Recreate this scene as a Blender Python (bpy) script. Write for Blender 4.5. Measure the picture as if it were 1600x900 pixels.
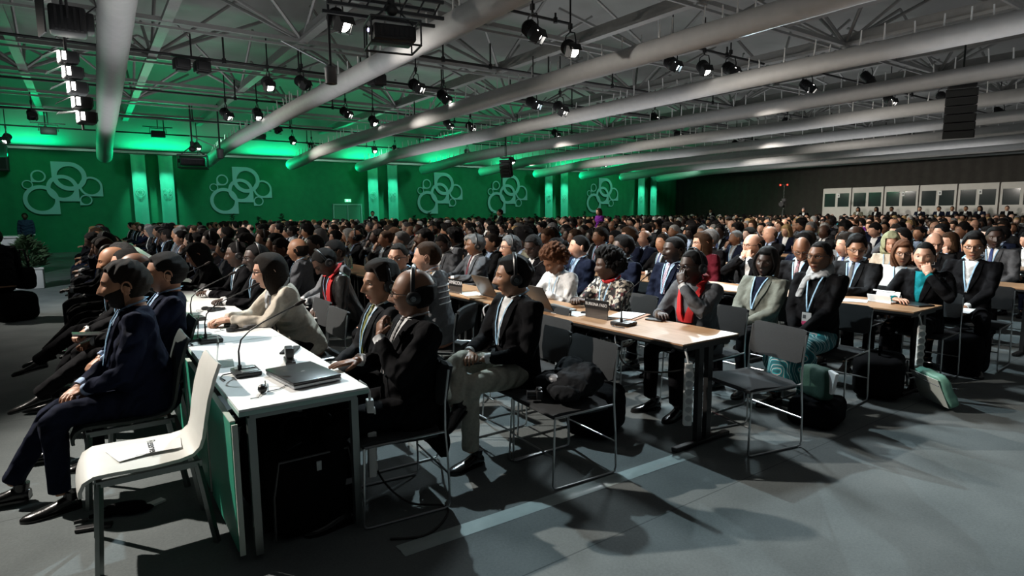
import bpy, bmesh, math, random
import numpy as np
from mathutils import Vector, Matrix, Euler
random.seed(7)
rng = np.random.default_rng(7)
SC = bpy.context.scene
for o in list(bpy.data.objects):
    bpy.data.objects.remove(o)
PI = math.pi

# ---------------------------------------------------------------- camera
FPX, CAMH = 936.0, 1.6
PITCH, YAW, ROLL = math.radians(7.2), math.radians(35.2), math.radians(0.45)
cf = Vector((math.sin(YAW)*math.cos(PITCH), math.cos(YAW)*math.cos(PITCH), -math.sin(PITCH)))
cr = Vector((math.cos(YAW), -math.sin(YAW), 0)); cu = cr.cross(cf)
r2 = cr*math.cos(ROLL) - cu*math.sin(ROLL); u2 = cu*math.cos(ROLL) + cr*math.sin(ROLL)
camd = bpy.data.cameras.new('camera'); cam = bpy.data.objects.new('camera', camd)
SC.collection.objects.link(cam); SC.camera = cam
camd.sensor_width = 36; camd.lens = 36*FPX/1600; camd.clip_start = .05; camd.clip_end = 300
cam.matrix_world = Matrix(((r2.x, u2.x, -cf.x, 0), (r2.y, u2.y, -cf.y, 0), (r2.z, u2.z, -cf.z, CAMH), (0, 0, 0, 1)))

def project(p):
    d = Vector(p) - Vector((0, 0, CAMH)); z = d.dot(cf)
    if z <= 0.05: return (-9999, -9999, z)
    return (800 + FPX*d.dot(r2)/z, 450 - FPX*d.dot(u2)/z, z)

# ---------------------------------------------------------------- world and lights
world = bpy.data.worlds.new('world'); SC.world = world; world.use_nodes = True
bg = world.node_tree.nodes['Background']
bg.inputs['Color'].default_value = (.80, .90, .95, 1); bg.inputs['Strength'].default_value = .035
SC.view_settings.view_transform = 'Standard'; SC.view_settings.look = 'None'
SC.view_settings.exposure = 0.0; SC.view_settings.gamma = 1; SC.view_settings.use_curve_mapping = False

def spot(name, loc, target, power, col=(1, 1, 1), angle=70, blend=.4, size=.08):
    d = bpy.data.lights.new(name, 'SPOT'); d.energy = power; d.color = col
    d.spot_size = math.radians(angle); d.spot_blend = blend; d.shadow_soft_size = size
    o = bpy.data.objects.new(name, d); SC.collection.objects.link(o); o.location = loc
    o.rotation_euler = (Vector(target)-Vector(loc)).to_track_quat('-Z', 'Y').to_euler()
    return o
def area(name, loc, target, power, col, sx, sy, spread=180):
    d = bpy.data.lights.new(name, 'AREA'); d.energy = power; d.color = col; d.shape = 'RECTANGLE'
    d.size = sx; d.size_y = sy; d.spread = math.radians(spread)
    o = bpy.data.objects.new(name, d); SC.collection.objects.link(o); o.location = loc
    o.rotation_euler = (Vector(target)-Vector(loc)).to_track_quat('-Z', 'Y').to_euler()
    return o
WARM, COOL, GREEN = (1, .93, .84), (.74, .93, 1), (.0, 1, .36)
# near key from the stage side and cool back light over the aisle
spot('stage_key_light', (-2.6, 7.4, 5.1), (3.1, 3.3, .5), 3000, WARM, 68, .6, .05)
spot('cool_back_light', (3.2, 7.2, 5.2), (3.3, 2.2, 0), 1250, COOL, 84, .5, .05)
spot('cool_back_light', (10.4, 7.0, 4.2), (7.6, 2.4, 0), 1150, COOL, 100, .5, .05)
spot('aisle_wash_light', (6.4, 5.6, 4.1), (5.0, -.8, 0), 900, (.86, .96, 1), 100, .8, .3)
for x0, y0, pw in ((1.5, 12, 1300), (7, 9, 1500), (4, 18, 1500), (12.5, 8, 1500), (11, 16, 1700), (19, 9, 1800), (19, 18, 2000), (27, 14, 2200), (10, 26, 1800), (24, 25, 2200), (33, 20, 2200)):
    spot('house_light', (x0-4.2, y0+1.6, 4.05), (x0+.8, y0-.6, 1), pw*.62, WARM, 92, .8, .08)
spot('house_light', (2.6, 6.2, 4.0), (6.9, 2.5, .9), 700, WARM, 75, .7, .06)
spot('house_light', (5.6, 6.4, 4.0), (9.5, 3.0, .9), 600, WARM, 75, .7, .06)
spot('stage_edge_light', (-4.5, 11.5, 4.6), (-.8, 17.0, 0), 1300, (.86, .96, 1), 80, .8, .06)
# green wash on the back wall, its roof edge and the banners
for x0 in (-2, 3, 8, 13, 18, 23, 28, 33):
    area('green_roof_wash', (x0, 32.2, 4.0), (x0, 29.6, 6.4), 85, GREEN, 2.6, .4)
for x0, pw in ((-1, 90), (5.5, 100), (11.5, 110), (17.5, 110), (23, 110), (29.5, 120), (35, 110)):
    spot('green_wall_light', (x0, 27.0, 5.0), (x0, 33, 2.1), pw*2.5, (.50, 1, .74), 100, 1, .3)


for x0 in (2, 12, 22, 32):
    for y0 in (2, 12, 22): area('added_bounce_fill', (x0, y0, 3.6), (x0, y0, 7), 84, (.95, .97, 1), 6, 6)  # unseen upward fills added in place of light bounced off the floor

# ---------------------------------------------------------------- materials
MATS = {}
def mat(name, col, rough=.6, metal=0, emit=None, estr=0, noise=0, nscale=40, bump=0, bscale=200, spec=None, alpha=None, sss=0, sheen=0):
    if name in MATS: return MATS[name]
    m = bpy.data.materials.new(name); m.use_nodes = True; nt = m.node_tree; b = nt.nodes['Principled BSDF']
    b.inputs['Base Color'].default_value = (*col, 1); b.inputs['Roughness'].default_value = rough; b.inputs['Metallic'].default_value = metal
    if spec is not None: b.inputs['Specular IOR Level'].default_value = spec
    if sheen: b.inputs['Sheen Weight'].default_value = sheen
    if sss:
        b.inputs['Subsurface Weight'].default_value = sss; b.inputs['Subsurface Radius'].default_value = (.012, .005, .003); b.inputs['Subsurface Scale'].default_value = .5
    if emit is not None:
        b.inputs['Emission Color'].default_value = (*emit, 1); b.inputs['Emission Strength'].default_value = estr
    if alpha is not None:
        b.inputs['Transmission Weight'].default_value = alpha
    tc = nt.nodes.new('ShaderNodeTexCoord')
    if noise:
        n = nt.nodes.new('ShaderNodeTexNoise'); n.inputs['Scale'].default_value = nscale; n.inputs['Detail'].default_value = 4
        nt.links.new(tc.outputs['Object'], n.inputs['Vector'])
        r = nt.nodes.new('ShaderNodeMapRange'); r.inputs['To Min'].default_value = 1-noise; r.inputs['To Max'].default_value = 1+noise
        r.inputs['From Min'].default_value = .25; r.inputs['From Max'].default_value = .75
        nt.links.new(n.outputs['Fac'], r.inputs['Value'])
        mx = nt.nodes.new('ShaderNodeVectorMath'); mx.operation = 'SCALE'; mx.inputs[0].default_value = col
        nt.links.new(r.outputs['Result'], mx.inputs['Scale']); nt.links.new(mx.outputs['Vector'], b.inputs['Base Color'])
    if bump:
        n2 = nt.nodes.new('ShaderNodeTexNoise'); n2.inputs['Scale'].default_value = bscale; n2.inputs['Detail'].default_value = 3
        nt.links.new(tc.outputs['Object'], n2.inputs['Vector'])
        bp = nt.nodes.new('ShaderNodeBump'); bp.inputs['Strength'].default_value = bump; bp.inputs['Distance'].default_value = .01
        nt.links.new(n2.outputs['Fac'], bp.inputs['Height']); nt.links.new(bp.outputs['Normal'], b.inputs['Normal'])
    MATS[name] = m; return m

# ---------------------------------------------------------------- geometry helpers: every shape is (verts Nx3, faces list)
class G:
    """collects primitives, built as one mesh object"""
    def __init__(s): s.v = []; s.f = []; s.m = []; s.n = 0
    def add(s, v, f, mi=0, M=None):
        v = np.asarray(v, float)
        if M is not None:
            A = np.array(M); v = v@A[:3, :3].T + A[:3, 3]
        s.v.append(v); s.f += [tuple(i+s.n for i in q) for q in f]; s.m += [mi]*len(f); s.n += len(v); return s
    def box(s, c, d, mi=0, M=None, bev=0):
        x, y, z = [k/2 for k in d]
        if bev:
            bm = bmesh.new(); bmesh.ops.create_cube(bm, size=1)
            for q in bm.verts: q.co = Vector((q.co.x*d[0], q.co.y*d[1], q.co.z*d[2]))
            bmesh.ops.bevel(bm, geom=bm.edges[:], offset=min(bev, min(d)*.45), segments=2, affect='EDGES', profile=.5)
            v = np.array([q.co[:] for q in bm.verts]) + np.array(c); bm.verts.index_update()
            f = [tuple(k.index for k in q.verts) for q in bm.faces]; bm.free()
            return s.add(v, f, mi, M)
        v = np.array([(a*x, b*y, e*z) for a in (-1, 1) for b in (-1, 1) for e in (-1, 1)]) + np.array(c)
        return s.add(v, [(0, 1, 3, 2), (4, 6, 7, 5), (0, 4, 5, 1), (2, 3, 7, 6), (0, 2, 6, 4), (1, 5, 7, 3)], mi, M)
    def tube(s, pts, rad, n=8, mi=0, M=None, cap=True, flat=1.0, up=None):
        v, f = tube(pts, rad, n, cap, flat, up); return s.add(v, f, mi, M)
    def cyl(s, p0, p1, r, n=12, mi=0, M=None): return s.tube([p0, p1], r, n, mi, M)
    def ell(s, c, r, n=12, mi=0, M=None, rot=None):
        v, f = sphere(n, max(6, n*2//3)); v = v*np.array(r)
        if rot is not None: v = v@np.array(rot).T
        return s.add(v+np.array(c), f, mi, M)
    def lathe(s, prof, n=16, mi=0, M=None):
        v = []; f = []
        for r, z in prof:
            for i in range(n):
                a = 2*PI*i/n; v.append((r*math.cos(a), r*math.sin(a), z))
        for j in range(len(prof)-1):
            for i in range(n):
                k = (i+1) % n; f.append((j*n+i, j*n+k, (j+1)*n+k, (j+1)*n+i))
        f.append(tuple(range(n-1, -1, -1))); f.append(tuple((len(prof)-1)*n+i for i in range(n)))
        return s.add(v, f, mi, M)
    def prism(s, poly, z0, z1, mi=0, M=None):
        n = len(poly); v = [(x, y, z0) for x, y in poly]+[(x, y, z1) for x, y in poly]
        f = [tuple(range(n-1, -1, -1)), tuple(range(n, 2*n))]+[(i, (i+1) % n, n+(i+1) % n, n+i) for i in range(n)]
        return s.add(v, f, mi, M)
    def arrays(s): return np.vstack(s.v), s.f, s.m
    def build(s, name, mats, parent=None, smooth=True):
        v, f, m = s.arrays(); return mkobj(name, v, f, mats, parent, smooth, m)

def sphere(nu=12, nv=8):
    v = [(0, 0, 1)]
    for j in range(1, nv):
        t = PI*j/nv
        for i in range(nu):
            a = 2*PI*i/nu; v.append((math.sin(t)*math.cos(a), math.sin(t)*math.sin(a), math.cos(t)))
    v.append((0, 0, -1)); f = []
    for i in range(nu): f.append((0, 1+i, 1+(i+1) % nu))
    for j in range(nv-2):
        a = 1+j*nu
        for i in range(nu):
            k = (i+1) % nu; f.append((a+i, a+nu+i, a+nu+k, a+k))
    L = len(v)-1; a = 1+(nv-2)*nu
    for i in range(nu): f.append((L, a+(i+1) % nu, a+i))
    return np.array(v, float), f
def tube(pts, rad, n=8, cap=True, flat=1.0, up=None):
    P = [Vector(p) for p in pts]; k = len(P)
    R = rad if hasattr(rad, '__len__') else [rad]*k
    T = []
    for i in range(k):
        a = P[max(i-1, 0)]; b = P[min(i+1, k-1)]; T.append((b-a).normalized())
    u = Vector(up) if up is not None else (Vector((0, 0, 1)) if abs(T[0].z) < .9 else Vector((1, 0, 0)))
    v = []; f = []
    N = (u - T[0]*u.dot(T[0])).normalized()
    for i in range(k):
        if up is not None: N = (Vector(up)-T[i]*Vector(up).dot(T[i])).normalized()
        else: N = (N - T[i]*N.dot(T[i])).normalized()
        B = T[i].cross(N)
        for j in range(n):
            a = 2*PI*j/n; v.append(tuple(P[i]+N*(R[i]*flat*math.cos(a))+B*(R[i]*math.sin(a))))
    for i in range(k-1):
        for j in range(n):
            q = (j+1) % n; f.append((i*n+j, i*n+q, (i+1)*n+q, (i+1)*n+j))
    if cap: f.append(tuple(range(n-1, -1, -1))); f.append(tuple((k-1)*n+j for j in range(n)))
    return np.array(v), f

def mkmesh(name, v, f, smooth=True, mi=None):
    me = bpy.data.meshes.new(name); me.from_pydata([tuple(p) for p in v], [], f)
    if mi is not None: me.polygons.foreach_set('material_index', mi)
    if smooth: me.polygons.foreach_set('use_smooth', [True]*len(me.polygons))
    me.update(); return me
def autosmooth(me, ang=35):
    try: me.set_sharp_from_angle(angle=math.radians(ang))
    except Exception: pass
def mkobj(name, v, f, mats, parent=None, smooth=True, mi=None):
    me = mkmesh(name, v, f, smooth, mi)
    if smooth: autosmooth(me, 40)
    for m in (mats if isinstance(mats, (list, tuple)) else [mats]): me.materials.append(m)
    o = bpy.data.objects.new(name, me); SC.collection.objects.link(o)
    if parent is not None: o.parent = parent
    return o
def tag(o, label=None, cat=None, group=None, kind=None):
    if label: o['label'] = label
    if cat: o['category'] = cat
    if group: o['group'] = group
    if kind: o['kind'] = kind
    return o
def thing(name, label, cat, loc=(0, 0, 0), rz=0, group=None):
    o = bpy.data.objects.new(name, None); SC.collection.objects.link(o); o.empty_display_size = .1
    o.location = loc; o.rotation_euler = (0, 0, rz); return tag(o, label, cat, group)
def ends(o): return [c for c in bpy.data.objects if c.parent is o]
KIDS = {}
def dup(o, loc=None, rz=None, label=None, group=None, kids=None, parent=None):
    c = o.copy(); SC.collection.objects.link(c)
    if parent is not None: c.parent = parent; c.matrix_parent_inverse = o.matrix_parent_inverse
    if loc is not None: c.location = loc
    if rz is not None: c.rotation_euler = (o.rotation_euler[0], o.rotation_euler[1], rz)
    if label: c['label'] = label
    if group: c['group'] = group
    for ch in o.children: dup(ch, parent=c)
    return c
def vox(v, f, size, smooth=3, name='tmp', fac=.5):
    me = mkmesh(name, v, f, False)
    o = bpy.data.objects.new(name, me); SC.collection.objects.link(o)
    r = o.modifiers.new('r', 'REMESH'); r.mode = 'VOXEL'; r.voxel_size = size; r.use_smooth_shade = True
    if smooth:
        s = o.modifiers.new('s', 'SMOOTH'); s.iterations = smooth; s.factor = fac
    dg = bpy.context.evaluated_depsgraph_get(); dg.update()
    ev = o.evaluated_get(dg); m2 = bpy.data.meshes.new_from_object(ev)
    nv = len(m2.vertices); co = np.empty(nv*3); m2.vertices.foreach_get('co', co)
    fs = [tuple(p.vertices) for p in m2.polygons]
    bpy.data.objects.remove(o); bpy.data.meshes.remove(me); bpy.data.meshes.remove(m2)
    return co.reshape(-1, 3), fs
def wrinkle(v, amp=.006, sc=14, seed=0):
    r = np.random.default_rng(seed); d = np.zeros_like(v)
    for k in range(6):
        w = r.normal(size=3)*sc*(1+k*.35); ph = r.uniform(0, 6.28); ax = r.normal(size=3); ax /= np.linalg.norm(ax)
        d += np.outer(np.sin(v@w+ph+1.5*np.sin(v[:, ::-1]@(w*.6))), ax)*amp/(1+k*.3)
    return v+d*.5
def ss(x, a, b):
    t = np.clip((x-a)/(b-a), 0, 1); return t*t*(3-2*t)
def frame(loc, fwd, up=(0, 0, 1)):
    """matrix whose x axis points to fwd, z near up"""
    x = Vector(fwd).normalized(); z = Vector(up); y = z.cross(x).normalized(); z = x.cross(y)
    return Matrix(((x.x, y.x, z.x, loc[0]), (x.y, y.y, z.y, loc[1]), (x.z, y.z, z.z, loc[2]), (0, 0, 0, 1)))
ONES = ['', 'first', 'second', 'third', 'fourth', 'fifth', 'sixth', 'seventh', 'eighth', 'ninth', 'tenth', 'eleventh', 'twelfth', 'thirteenth', 'fourteenth', 'fifteenth', 'sixteenth', 'seventeenth', 'eighteenth', 'nineteenth']
def nth(n):
    if n < 20: return ONES[n]
    T_ = {2: 'twenty', 3: 'thirty', 4: 'forty', 5: 'fifty'}[n//10]
    return T_+'-'+ONES[n % 10] if n % 10 else {2: 'twentieth', 3: 'thirtieth', 4: 'fortieth', 5: 'fiftieth'}[n//10]
def text_obj(name, s, size, M, material, parent=None, depth=.001, align='CENTER'):
    cu_ = bpy.data.curves.new(name, 'FONT'); cu_.body = s; cu_.size = size; cu_.extrude = depth; cu_.align_x = align; cu_.align_y = 'CENTER'
    o = bpy.data.objects.new(name, cu_); SC.collection.objects.link(o)
    dg = bpy.context.evaluated_depsgraph_get(); me = bpy.data.meshes.new_from_object(o.evaluated_get(dg))
    bpy.data.objects.remove(o); me.materials.clear(); me.materials.append(material)
    o = bpy.data.objects.new(name, me); SC.collection.objects.link(o); o.matrix_local = M
    if parent is not None: o.parent = parent
    return o
# ================================================================ PEOPLE
SKIN = {'dark': (.075, .036, .022), 'deep': (.045, .022, .015), 'brown': (.20, .090, .048), 'tan': (.38, .19, .11), 'fair': (.58, .32, .22), 'pale': (.66, .42, .32)}
def skinmat(k): return mat('skin_'+k, SKIN[k], .48, sss=.06, noise=.10, nscale=25, bump=.06, bscale=260)
def clothmat(name, col, rough=.85, bump=.25):
    new = ('cloth_'+name) not in MATS; m = mat('cloth_'+name, col, rough, noise=.12, nscale=60, bump=bump, bscale=330, spec=.08)
    if new:      # soft folds under the fine weave
        nt = m.node_tree; b = nt.nodes['Principled BSDF']; tc = [n for n in nt.nodes if n.type == 'TEX_COORD'][0]; w = nt.nodes.new('ShaderNodeTexWave'); w.inputs['Scale'].default_value = 3.2; w.inputs['Distortion'].default_value = 9; w.inputs['Detail'].default_value = 2.5; w.inputs['Detail Scale'].default_value = 1.2
        mp = nt.nodes.new('ShaderNodeMapping'); mp.inputs['Rotation'].default_value = (.5, .7, .3); nt.links.new(tc.outputs['Object'], mp.inputs['Vector']); nt.links.new(mp.outputs[0], w.inputs['Vector'])
        b2 = nt.nodes.new('ShaderNodeBump'); b2.inputs['Strength'].default_value = .55; b2.inputs['Distance'].default_value = .035; nt.links.new(w.outputs['Fac'], b2.inputs['Height'])
        b1 = [n for n in nt.nodes if n.type == 'BUMP' and n is not b2 and n != b2][0]; nt.links.new(b2.outputs['Normal'], b1.inputs['Normal'])
    return m
C_ = {'black': (.005, .005, .006), 'charcoal': (.016, .017, .019), 'navy': (.007, .010, .024), 'darkblue': (.006, .009, .024), 'grey': (.10, .105, .115), 'midgrey': (.17, .175, .185), 'brown': (.035, .024, .018), 'beige': (.56, .50, .42), 'olive': (.20, .19, .14),
      'white': (.72, .72, .72), 'cream': (.66, .62, .52), 'shirtblue': (.38, .48, .66), 'red': (.55, .012, .012), 'purple': (.10, .012, .16), 'maroon': (.09, .008, .015), 'green': (.015, .10, .055), 'teal': (.01, .22, .26), 'khaki': (.46, .45, .38), 'denim': (.03, .05, .10), 'lightgrey': (.42, .43, .44), 'sage': (.33, .35, .22), 'greygreen': (.17, .18, .155)}
def cm(k): return clothmat(k, C_[k])
HAIRC = {'black': (.006, .005, .005), 'dark': (.014, .009, .006), 'brown': (.05, .025, .012), 'grey': (.17, .17, .17), 'white': (.45, .45, .44), 'blond': (.36, .24, .11), 'auburn': (.10, .04, .018)}
def hairmat(k): return mat('hair_'+k, HAIRC[k], .7, spec=.15, noise=.35, nscale=70, bump=.7, bscale=420)
M_LIPL = lambda k: mat('lips_'+k, tuple(a*b for a, b in zip(SKIN[k], (.74, .42, .42))), .38)
M_EYEW = mat('eye_white', (.38, .35, .33), .35); M_IRIS = mat('eye_iris', (.010, .007, .005), .3)
M_PLB = mat('black_plastic', (.010, .010, .011), .38); M_PLG = mat('grey_plastic', (.12, .12, .125), .45)
M_CHR = mat('chrome', (.50, .52, .53), .30, 1.0); M_STEEL = mat('brushed_steel', (.36, .38, .38), .38, 1.0, noise=.1, nscale=60)
M_GLASSES = mat('glasses_frame', (.015, .012, .012), .3); M_LENS = mat('clear_lens', (.9, .95, .95), .05, alpha=.95)
M_LANY = mat('lanyard_blue', (.30, .50, .68), .6, noise=.25, nscale=50); M_BADGE = mat('badge_white', (.70, .70, .70), .4); M_PINK = mat('badge_pink', (.75, .08, .22), .4)
M_SHOE = mat('black_leather', (.008, .008, .008), .22, noise=.2, nscale=30, bump=.1, bscale=80)
M_PAPER = mat('paper', (.78, .78, .78), .7, noise=.03, nscale=9); M_RED = mat('red_knit', (.55, .01, .012), .8, bump=.3, bscale=300)

# ---- head: smooth sculpted sphere
def head_shape(u, wide=1.0, jaw=1.0, nose=1.0, age=0.0):
    """u: unit-sphere directions -> face-shaped skin in metres; x forward, z up"""
    sx, sy, sz = u[:, 0], u[:, 1], u[:, 2]
    z = sz*.118; rr = np.sqrt(np.clip(1-sz*sz, 0, 1)); low = ss(-sz, .1, .95)
    ex = np.where(sz < 0, .72, .95); r2_ = rr**ex
    cx = np.where(rr > 1e-6, sx/np.maximum(rr, 1e-6), 0); cy = np.where(rr > 1e-6, sy/np.maximum(rr, 1e-6), 0)
    x = cx*r2_*.100; y = cy*r2_*.0785*wide
    y = y*(1-.34*low*(1.0/jaw)); back = ss(-cx, -.1, .6)
    x = x - (x*(.50*ss(-sz, .15, .8)))*back + np.where(cx < 0, -.012*ss(sz, -.4, .4)*(-cx), 0)
    x = x*(1-.10*low*ss(cx, .2, 1)); front = ss(cx, .15, .7)
    g = lambda y0, z0, sy_, sz_: np.exp(-((np.abs(y)-y0)**2/(2*sy_**2)+(z-z0)**2/(2*sz_**2)))*front
    x = x + .006*g(.026, .024, .020, .007) - .013*g(.031, .006, .013, .010) + .005*g(.046, -.018, .013, .014) - .004*g(.0, .012, .010, .010)
    t = np.clip((.016-z)/(.016+.036), 0, 1.0); prof = np.where(z > -.036, .006*ss(-z, -.03, -.01)+.021*t**1.25, .027*(1-ss(-z, .036, .049))); prof = np.where(z > .03, 0, prof)
    wid = .0075+.0065*ss(-z, .012, .038)
    x = x + nose*prof*np.exp(-(y**2)/(2*wid**2))*front
    x = x + .008*g(0, -.0625, .017, .0042) + .0085*g(0, -.0735, .014, .0046) - .004*g(0, -.0680, .018, .0022) + .010*g(0, -.101, .014, .010) - .003*g(0, -.087, .016, .005)
    x = x - age*.004*g(.028, -.045, .004, .014)
    return np.stack([x, y, z], 1)
def dense_dirs(nu, nv):
    v, f = sphere(nu, nv); return v, f
def head_parts(hi=True, **kw):
    nu, nv = (72, 64) if hi else (22, 18)
    u, f = dense_dirs(nu, nv); v = head_shape(u, **kw)
    cen = np.array([v[list(q)].mean(0) for q in f])
    lip = (cen[:, 0] > .06) & (np.abs(cen[:, 1]) < .023*(1-((cen[:, 2]+.068)/.03)**2)) & (cen[:, 2] < -.0585) & (cen[:, 2] > -.0785)
    mi = np.where(lip, 1, 0).tolist()
    gg = G(); gg.add(v, f); gg.m = mi
    for s in (-1, 1):
        # eye: almond eyeball with iris, lids above and below
        gg.ell((.0725, s*.031, .0050), (.0120, .0135, .0056), 16 if hi else 8, 2)
        gg.ell((.0775, s*.031, .0050), (.0076, .0078, .0056), 12 if hi else 6, 3)
        gg.ell((.0735, s*.031, .0118), (.0140, .0165, .0056), 12 if hi else 6, 0)
        gg.ell((.0715, s*.031, -.002), (.0130, .0150, .0042), 12 if hi else 6, 0)
        # ear: rim, lobe and inner bowl
        if hi:
            pts = [(-.012+.021*math.cos(a), s*(.079+.010*math.sin(a*.5+.4)), -.006+.031*math.sin(a)) for a in np.linspace(-2.2, 3.3, 14)]
            gg.tube(pts, [.0042]*13+[.003], 6, 0)
            gg.ell((-.012, s*.077, -.008), (.017, .006, .026), 10, 0); gg.ell((-.004, s*.080, -.034), (.008, .005, .009), 8, 0)
        else: gg.ell((-.012, s*.080, -.006), (.018, .008, .031), 8, 0)
        # brow
        gg.tube([(.0935, s*.013, .0245), (.0935, s*.028, .0290), (.081, s*.047, .0250)], [.0024, .0030, .0012], 6, 4, flat=.6)
    return gg
HEADCACHE = {}
def head_get(hi, kind):
    k = (hi, kind)
    if k not in HEADCACHE:
        kw = {'m': dict(wide=1.0, jaw=1.05, nose=1.0), 'mw': dict(wide=1.08, jaw=1.35, nose=1.1, age=1), 'f': dict(wide=.95, jaw=.9, nose=.8), 'n': dict(wide=.95, jaw=.95, nose=1.15)}[kind]
        HEADCACHE[k] = (head_parts(hi, **kw).arrays(), kw)
    return HEADCACHE[k]
def hair_shape(style, kind, hi=True, seed=1):
    kw = head_get(hi, kind)[1]; kw2 = dict(kw); kw2['nose'] = 0
    nu, nv = (150, 120) if hi else (30, 24)
    u, f = dense_dirs(nu, nv); v = head_shape(u, **kw2)
    x, y, z = v.T; r = np.random.default_rng(seed)
    n = v/np.linalg.norm(v, axis=1)[:, None]
    az = u[:, 0]/np.maximum(np.sqrt(u[:, 0]**2+u[:, 1]**2), 1e-6)   # 1 front, -1 back
    # hairline height as a function of azimuth
    side = ss(az, -.35, .25); fr = ss(az, .35, .80)
    def line(front, temple, nape): return nape*(1-side)+(temple*(1-fr)+front*fr)*side
    def nz(a, k): return a*(np.sin(v@r.normal(size=3)*k+1)+np.sin(v@r.normal(size=3)*k*1.3+2)+np.sin(v@r.normal(size=3)*k*1.7))/3
    if style in ('short', 'crop', 'side'):
        t = {'short': .016, 'crop': .006, 'side': .020}[style]
        hl = line(.070, .020, -.062); inside = ss(z-hl, -.004, .012)
        earcut = 1-np.exp(-((x-.0)**2/(2*.02**2)+(z+.02)**2/(2*.025**2)))*(np.abs(y) > .06)
        off = -.006+inside*(t+.006+nz(t*.25, 60)+(.010*ss(z, .06, .1) if style == 'side' else 0))*np.where(z > .0, 1, .7)*np.maximum(earcut, .1)
    elif style == 'balding':
        ring = ss(.058-z-.03*ss(az, -.5, .3), 0, .02)*ss(z-line(.2, .005, -.062), -.004, .010)*(1-ss(az, .0, .34))
        off = -.006+ring*(.014+nz(.003, 60))
    elif style == 'bob':
        hl = line(.062, -.02, -.20); hl = np.where(az < .45, -.2, hl); inside = ss(z-hl, -.004, .012); inside = np.where(az < .38, 1, inside)
        off = -.006+inside*(.026+nz(.004, 40)+.018*ss(-z, -.03, .1)*(az < .3)); 
    elif style == 'afro':
        hl = line(.066, .010, -.055); inside = ss(z-hl, -.004, .02)
        off = -.006+inside*(.048+nz(.012, 90)+.014*ss(z, .0, .1))
    elif style == 'bun':
        hl = line(.066, .012, -.060); inside = ss(z-hl, -.004, .012); off = -.006+inside*(.010+nz(.001, 60))
    v2 = v+n*off[:, None]
    if style in ('bob',):
        back = ss(-az, -.45, .3)*ss(-u[:, 2], -.1, .7)
        v2[:, 2] -= .075*back; v2[:, 0] -= .022*back; v2[:, 1] *= 1+.10*back
    g = G(); g.add(v2, f)
    if style == 'bun': g.ell((-.115, 0, .045), (.042, .042, .040), 14)
    if style == 'afro':
        for k in range(150 if hi else 30):
            d = r.normal(size=3); d /= np.linalg.norm(d)
            if d[2] < -.25 or (d[0] > .45 and d[2] < .62): continue
            g.ell(d*np.array([.140, .125, .150])+np.array([-.008, 0, .012]), [.014+.008*r.random()]*3, 6)
    return g
def xform(v, M):
    A = np.array(M); return v@A[:3, :3].T+A[:3, 3]

# ---- torso surface in torso space (x forward, z height above floor, seated upright)
class Torso:
    def __init__(s, fat=1.0, fem=False, coat=0.0):
        w = .93 if fem else 1.0
        #        z     cx     rx    ry
        s.r = [(.40, -.02, .125*fat, .175*w), (.50, -.02, .145*fat, .190*w), (.60, -.015, .140*fat, .176*w), (.72, -.005, .128*fat, .168*w), (.84, .0, .124+.015*(fat-1), .180*w), (.93, -.01, .112, .190*w), (.99, -.02, .098, .188*w), (1.035, -.028, .078, .135*w), (1.07, -.022, .056, .070)]
        if fem: s.r[4] = (.84, .012, .130, .168)
        s.k = np.array(s.r)
        s.off = coat
    def ring(s, z): 
        return [float(np.interp(z, s.k[:, 0], s.k[:, i])) for i in (1, 2, 3)]
    def front(s, y, z, off=0):
        cx, rx, ry = s.ring(z); q = max(0, 1-(y/ry)**2); return (cx+(rx+off)*math.sqrt(q), y, z)
    def mesh(s, grow=0, n=28, z0=.40, z1=1.07):
        zs = [k for k in np.linspace(z0, z1, 15)]; v = []; f = []
        for z in zs:
            cx, rx, ry = s.ring(z)
            for i in range(n):
                a = 2*PI*i/n; ca, sa = math.cos(a), math.sin(a)
                v.append((cx+(rx+grow)*math.copysign(abs(ca)**.85, ca), (ry+grow)*math.copysign(abs(sa)**.85, sa), z))
        for j in range(len(zs)-1):
            for i in range(n): f.append((j*n+i, j*n+(i+1) % n, (j+1)*n+(i+1) % n, (j+1)*n+i))
        f.append(tuple(range(n-1, -1, -1))); f.append(tuple((len(zs)-1)*n+i for i in range(n)))
        return np.array(v), f
    def patch(s, left, right, zs, off=.006, thick=.004, nx=8):
        """closed patch lying on the chest between y=left(z) and y=right(z)"""
        v = []; f = []; R = len(zs)
        for o in (off, off-thick):
            for z in zs:
                a, b = left(z), right(z)
                for i in range(nx+1):
                    y = a+(b-a)*i/nx; v.append(s.front(y, z, o))
        w = nx+1; B = R*w
        for j in range(R-1):
            for i in range(nx):
                q = (j*w+i, j*w+i+1, (j+1)*w+i+1, (j+1)*w+i); f.append(q); f.append(tuple(B+k for k in q[::-1]))
        for j in range(R-1):
            for e in (0, nx): f.append((j*w+e, (j+1)*w+e, B+(j+1)*w+e, B+j*w+e))
        for i in range(nx):
            for j in (0, R-1): f.append((j*w+i, j*w+i+1, B+j*w+i+1, B+j*w+i))
        return np.array(v), f
    def line(s, pts, off, r, n=6, flat=.35):
        P = [s.front(y, z, off) for y, z in pts]; return tube(P, r, n, True, flat, up=(1, 0, 0))

def ik(S, W, a, b, hint):
    S, W = Vector(S), Vector(W); d = W-S; L = min(d.length, (a+b)*.995); W = S+d.normalized()*L
    x = (a*a-b*b+L*L)/(2*L); h = math.sqrt(max(a*a-x*x, 0)); n = Vector(hint); n = (n-d.normalized()*n.dot(d.normalized())).normalized()
    return S+d.normalized()*x+n*h, W

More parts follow.
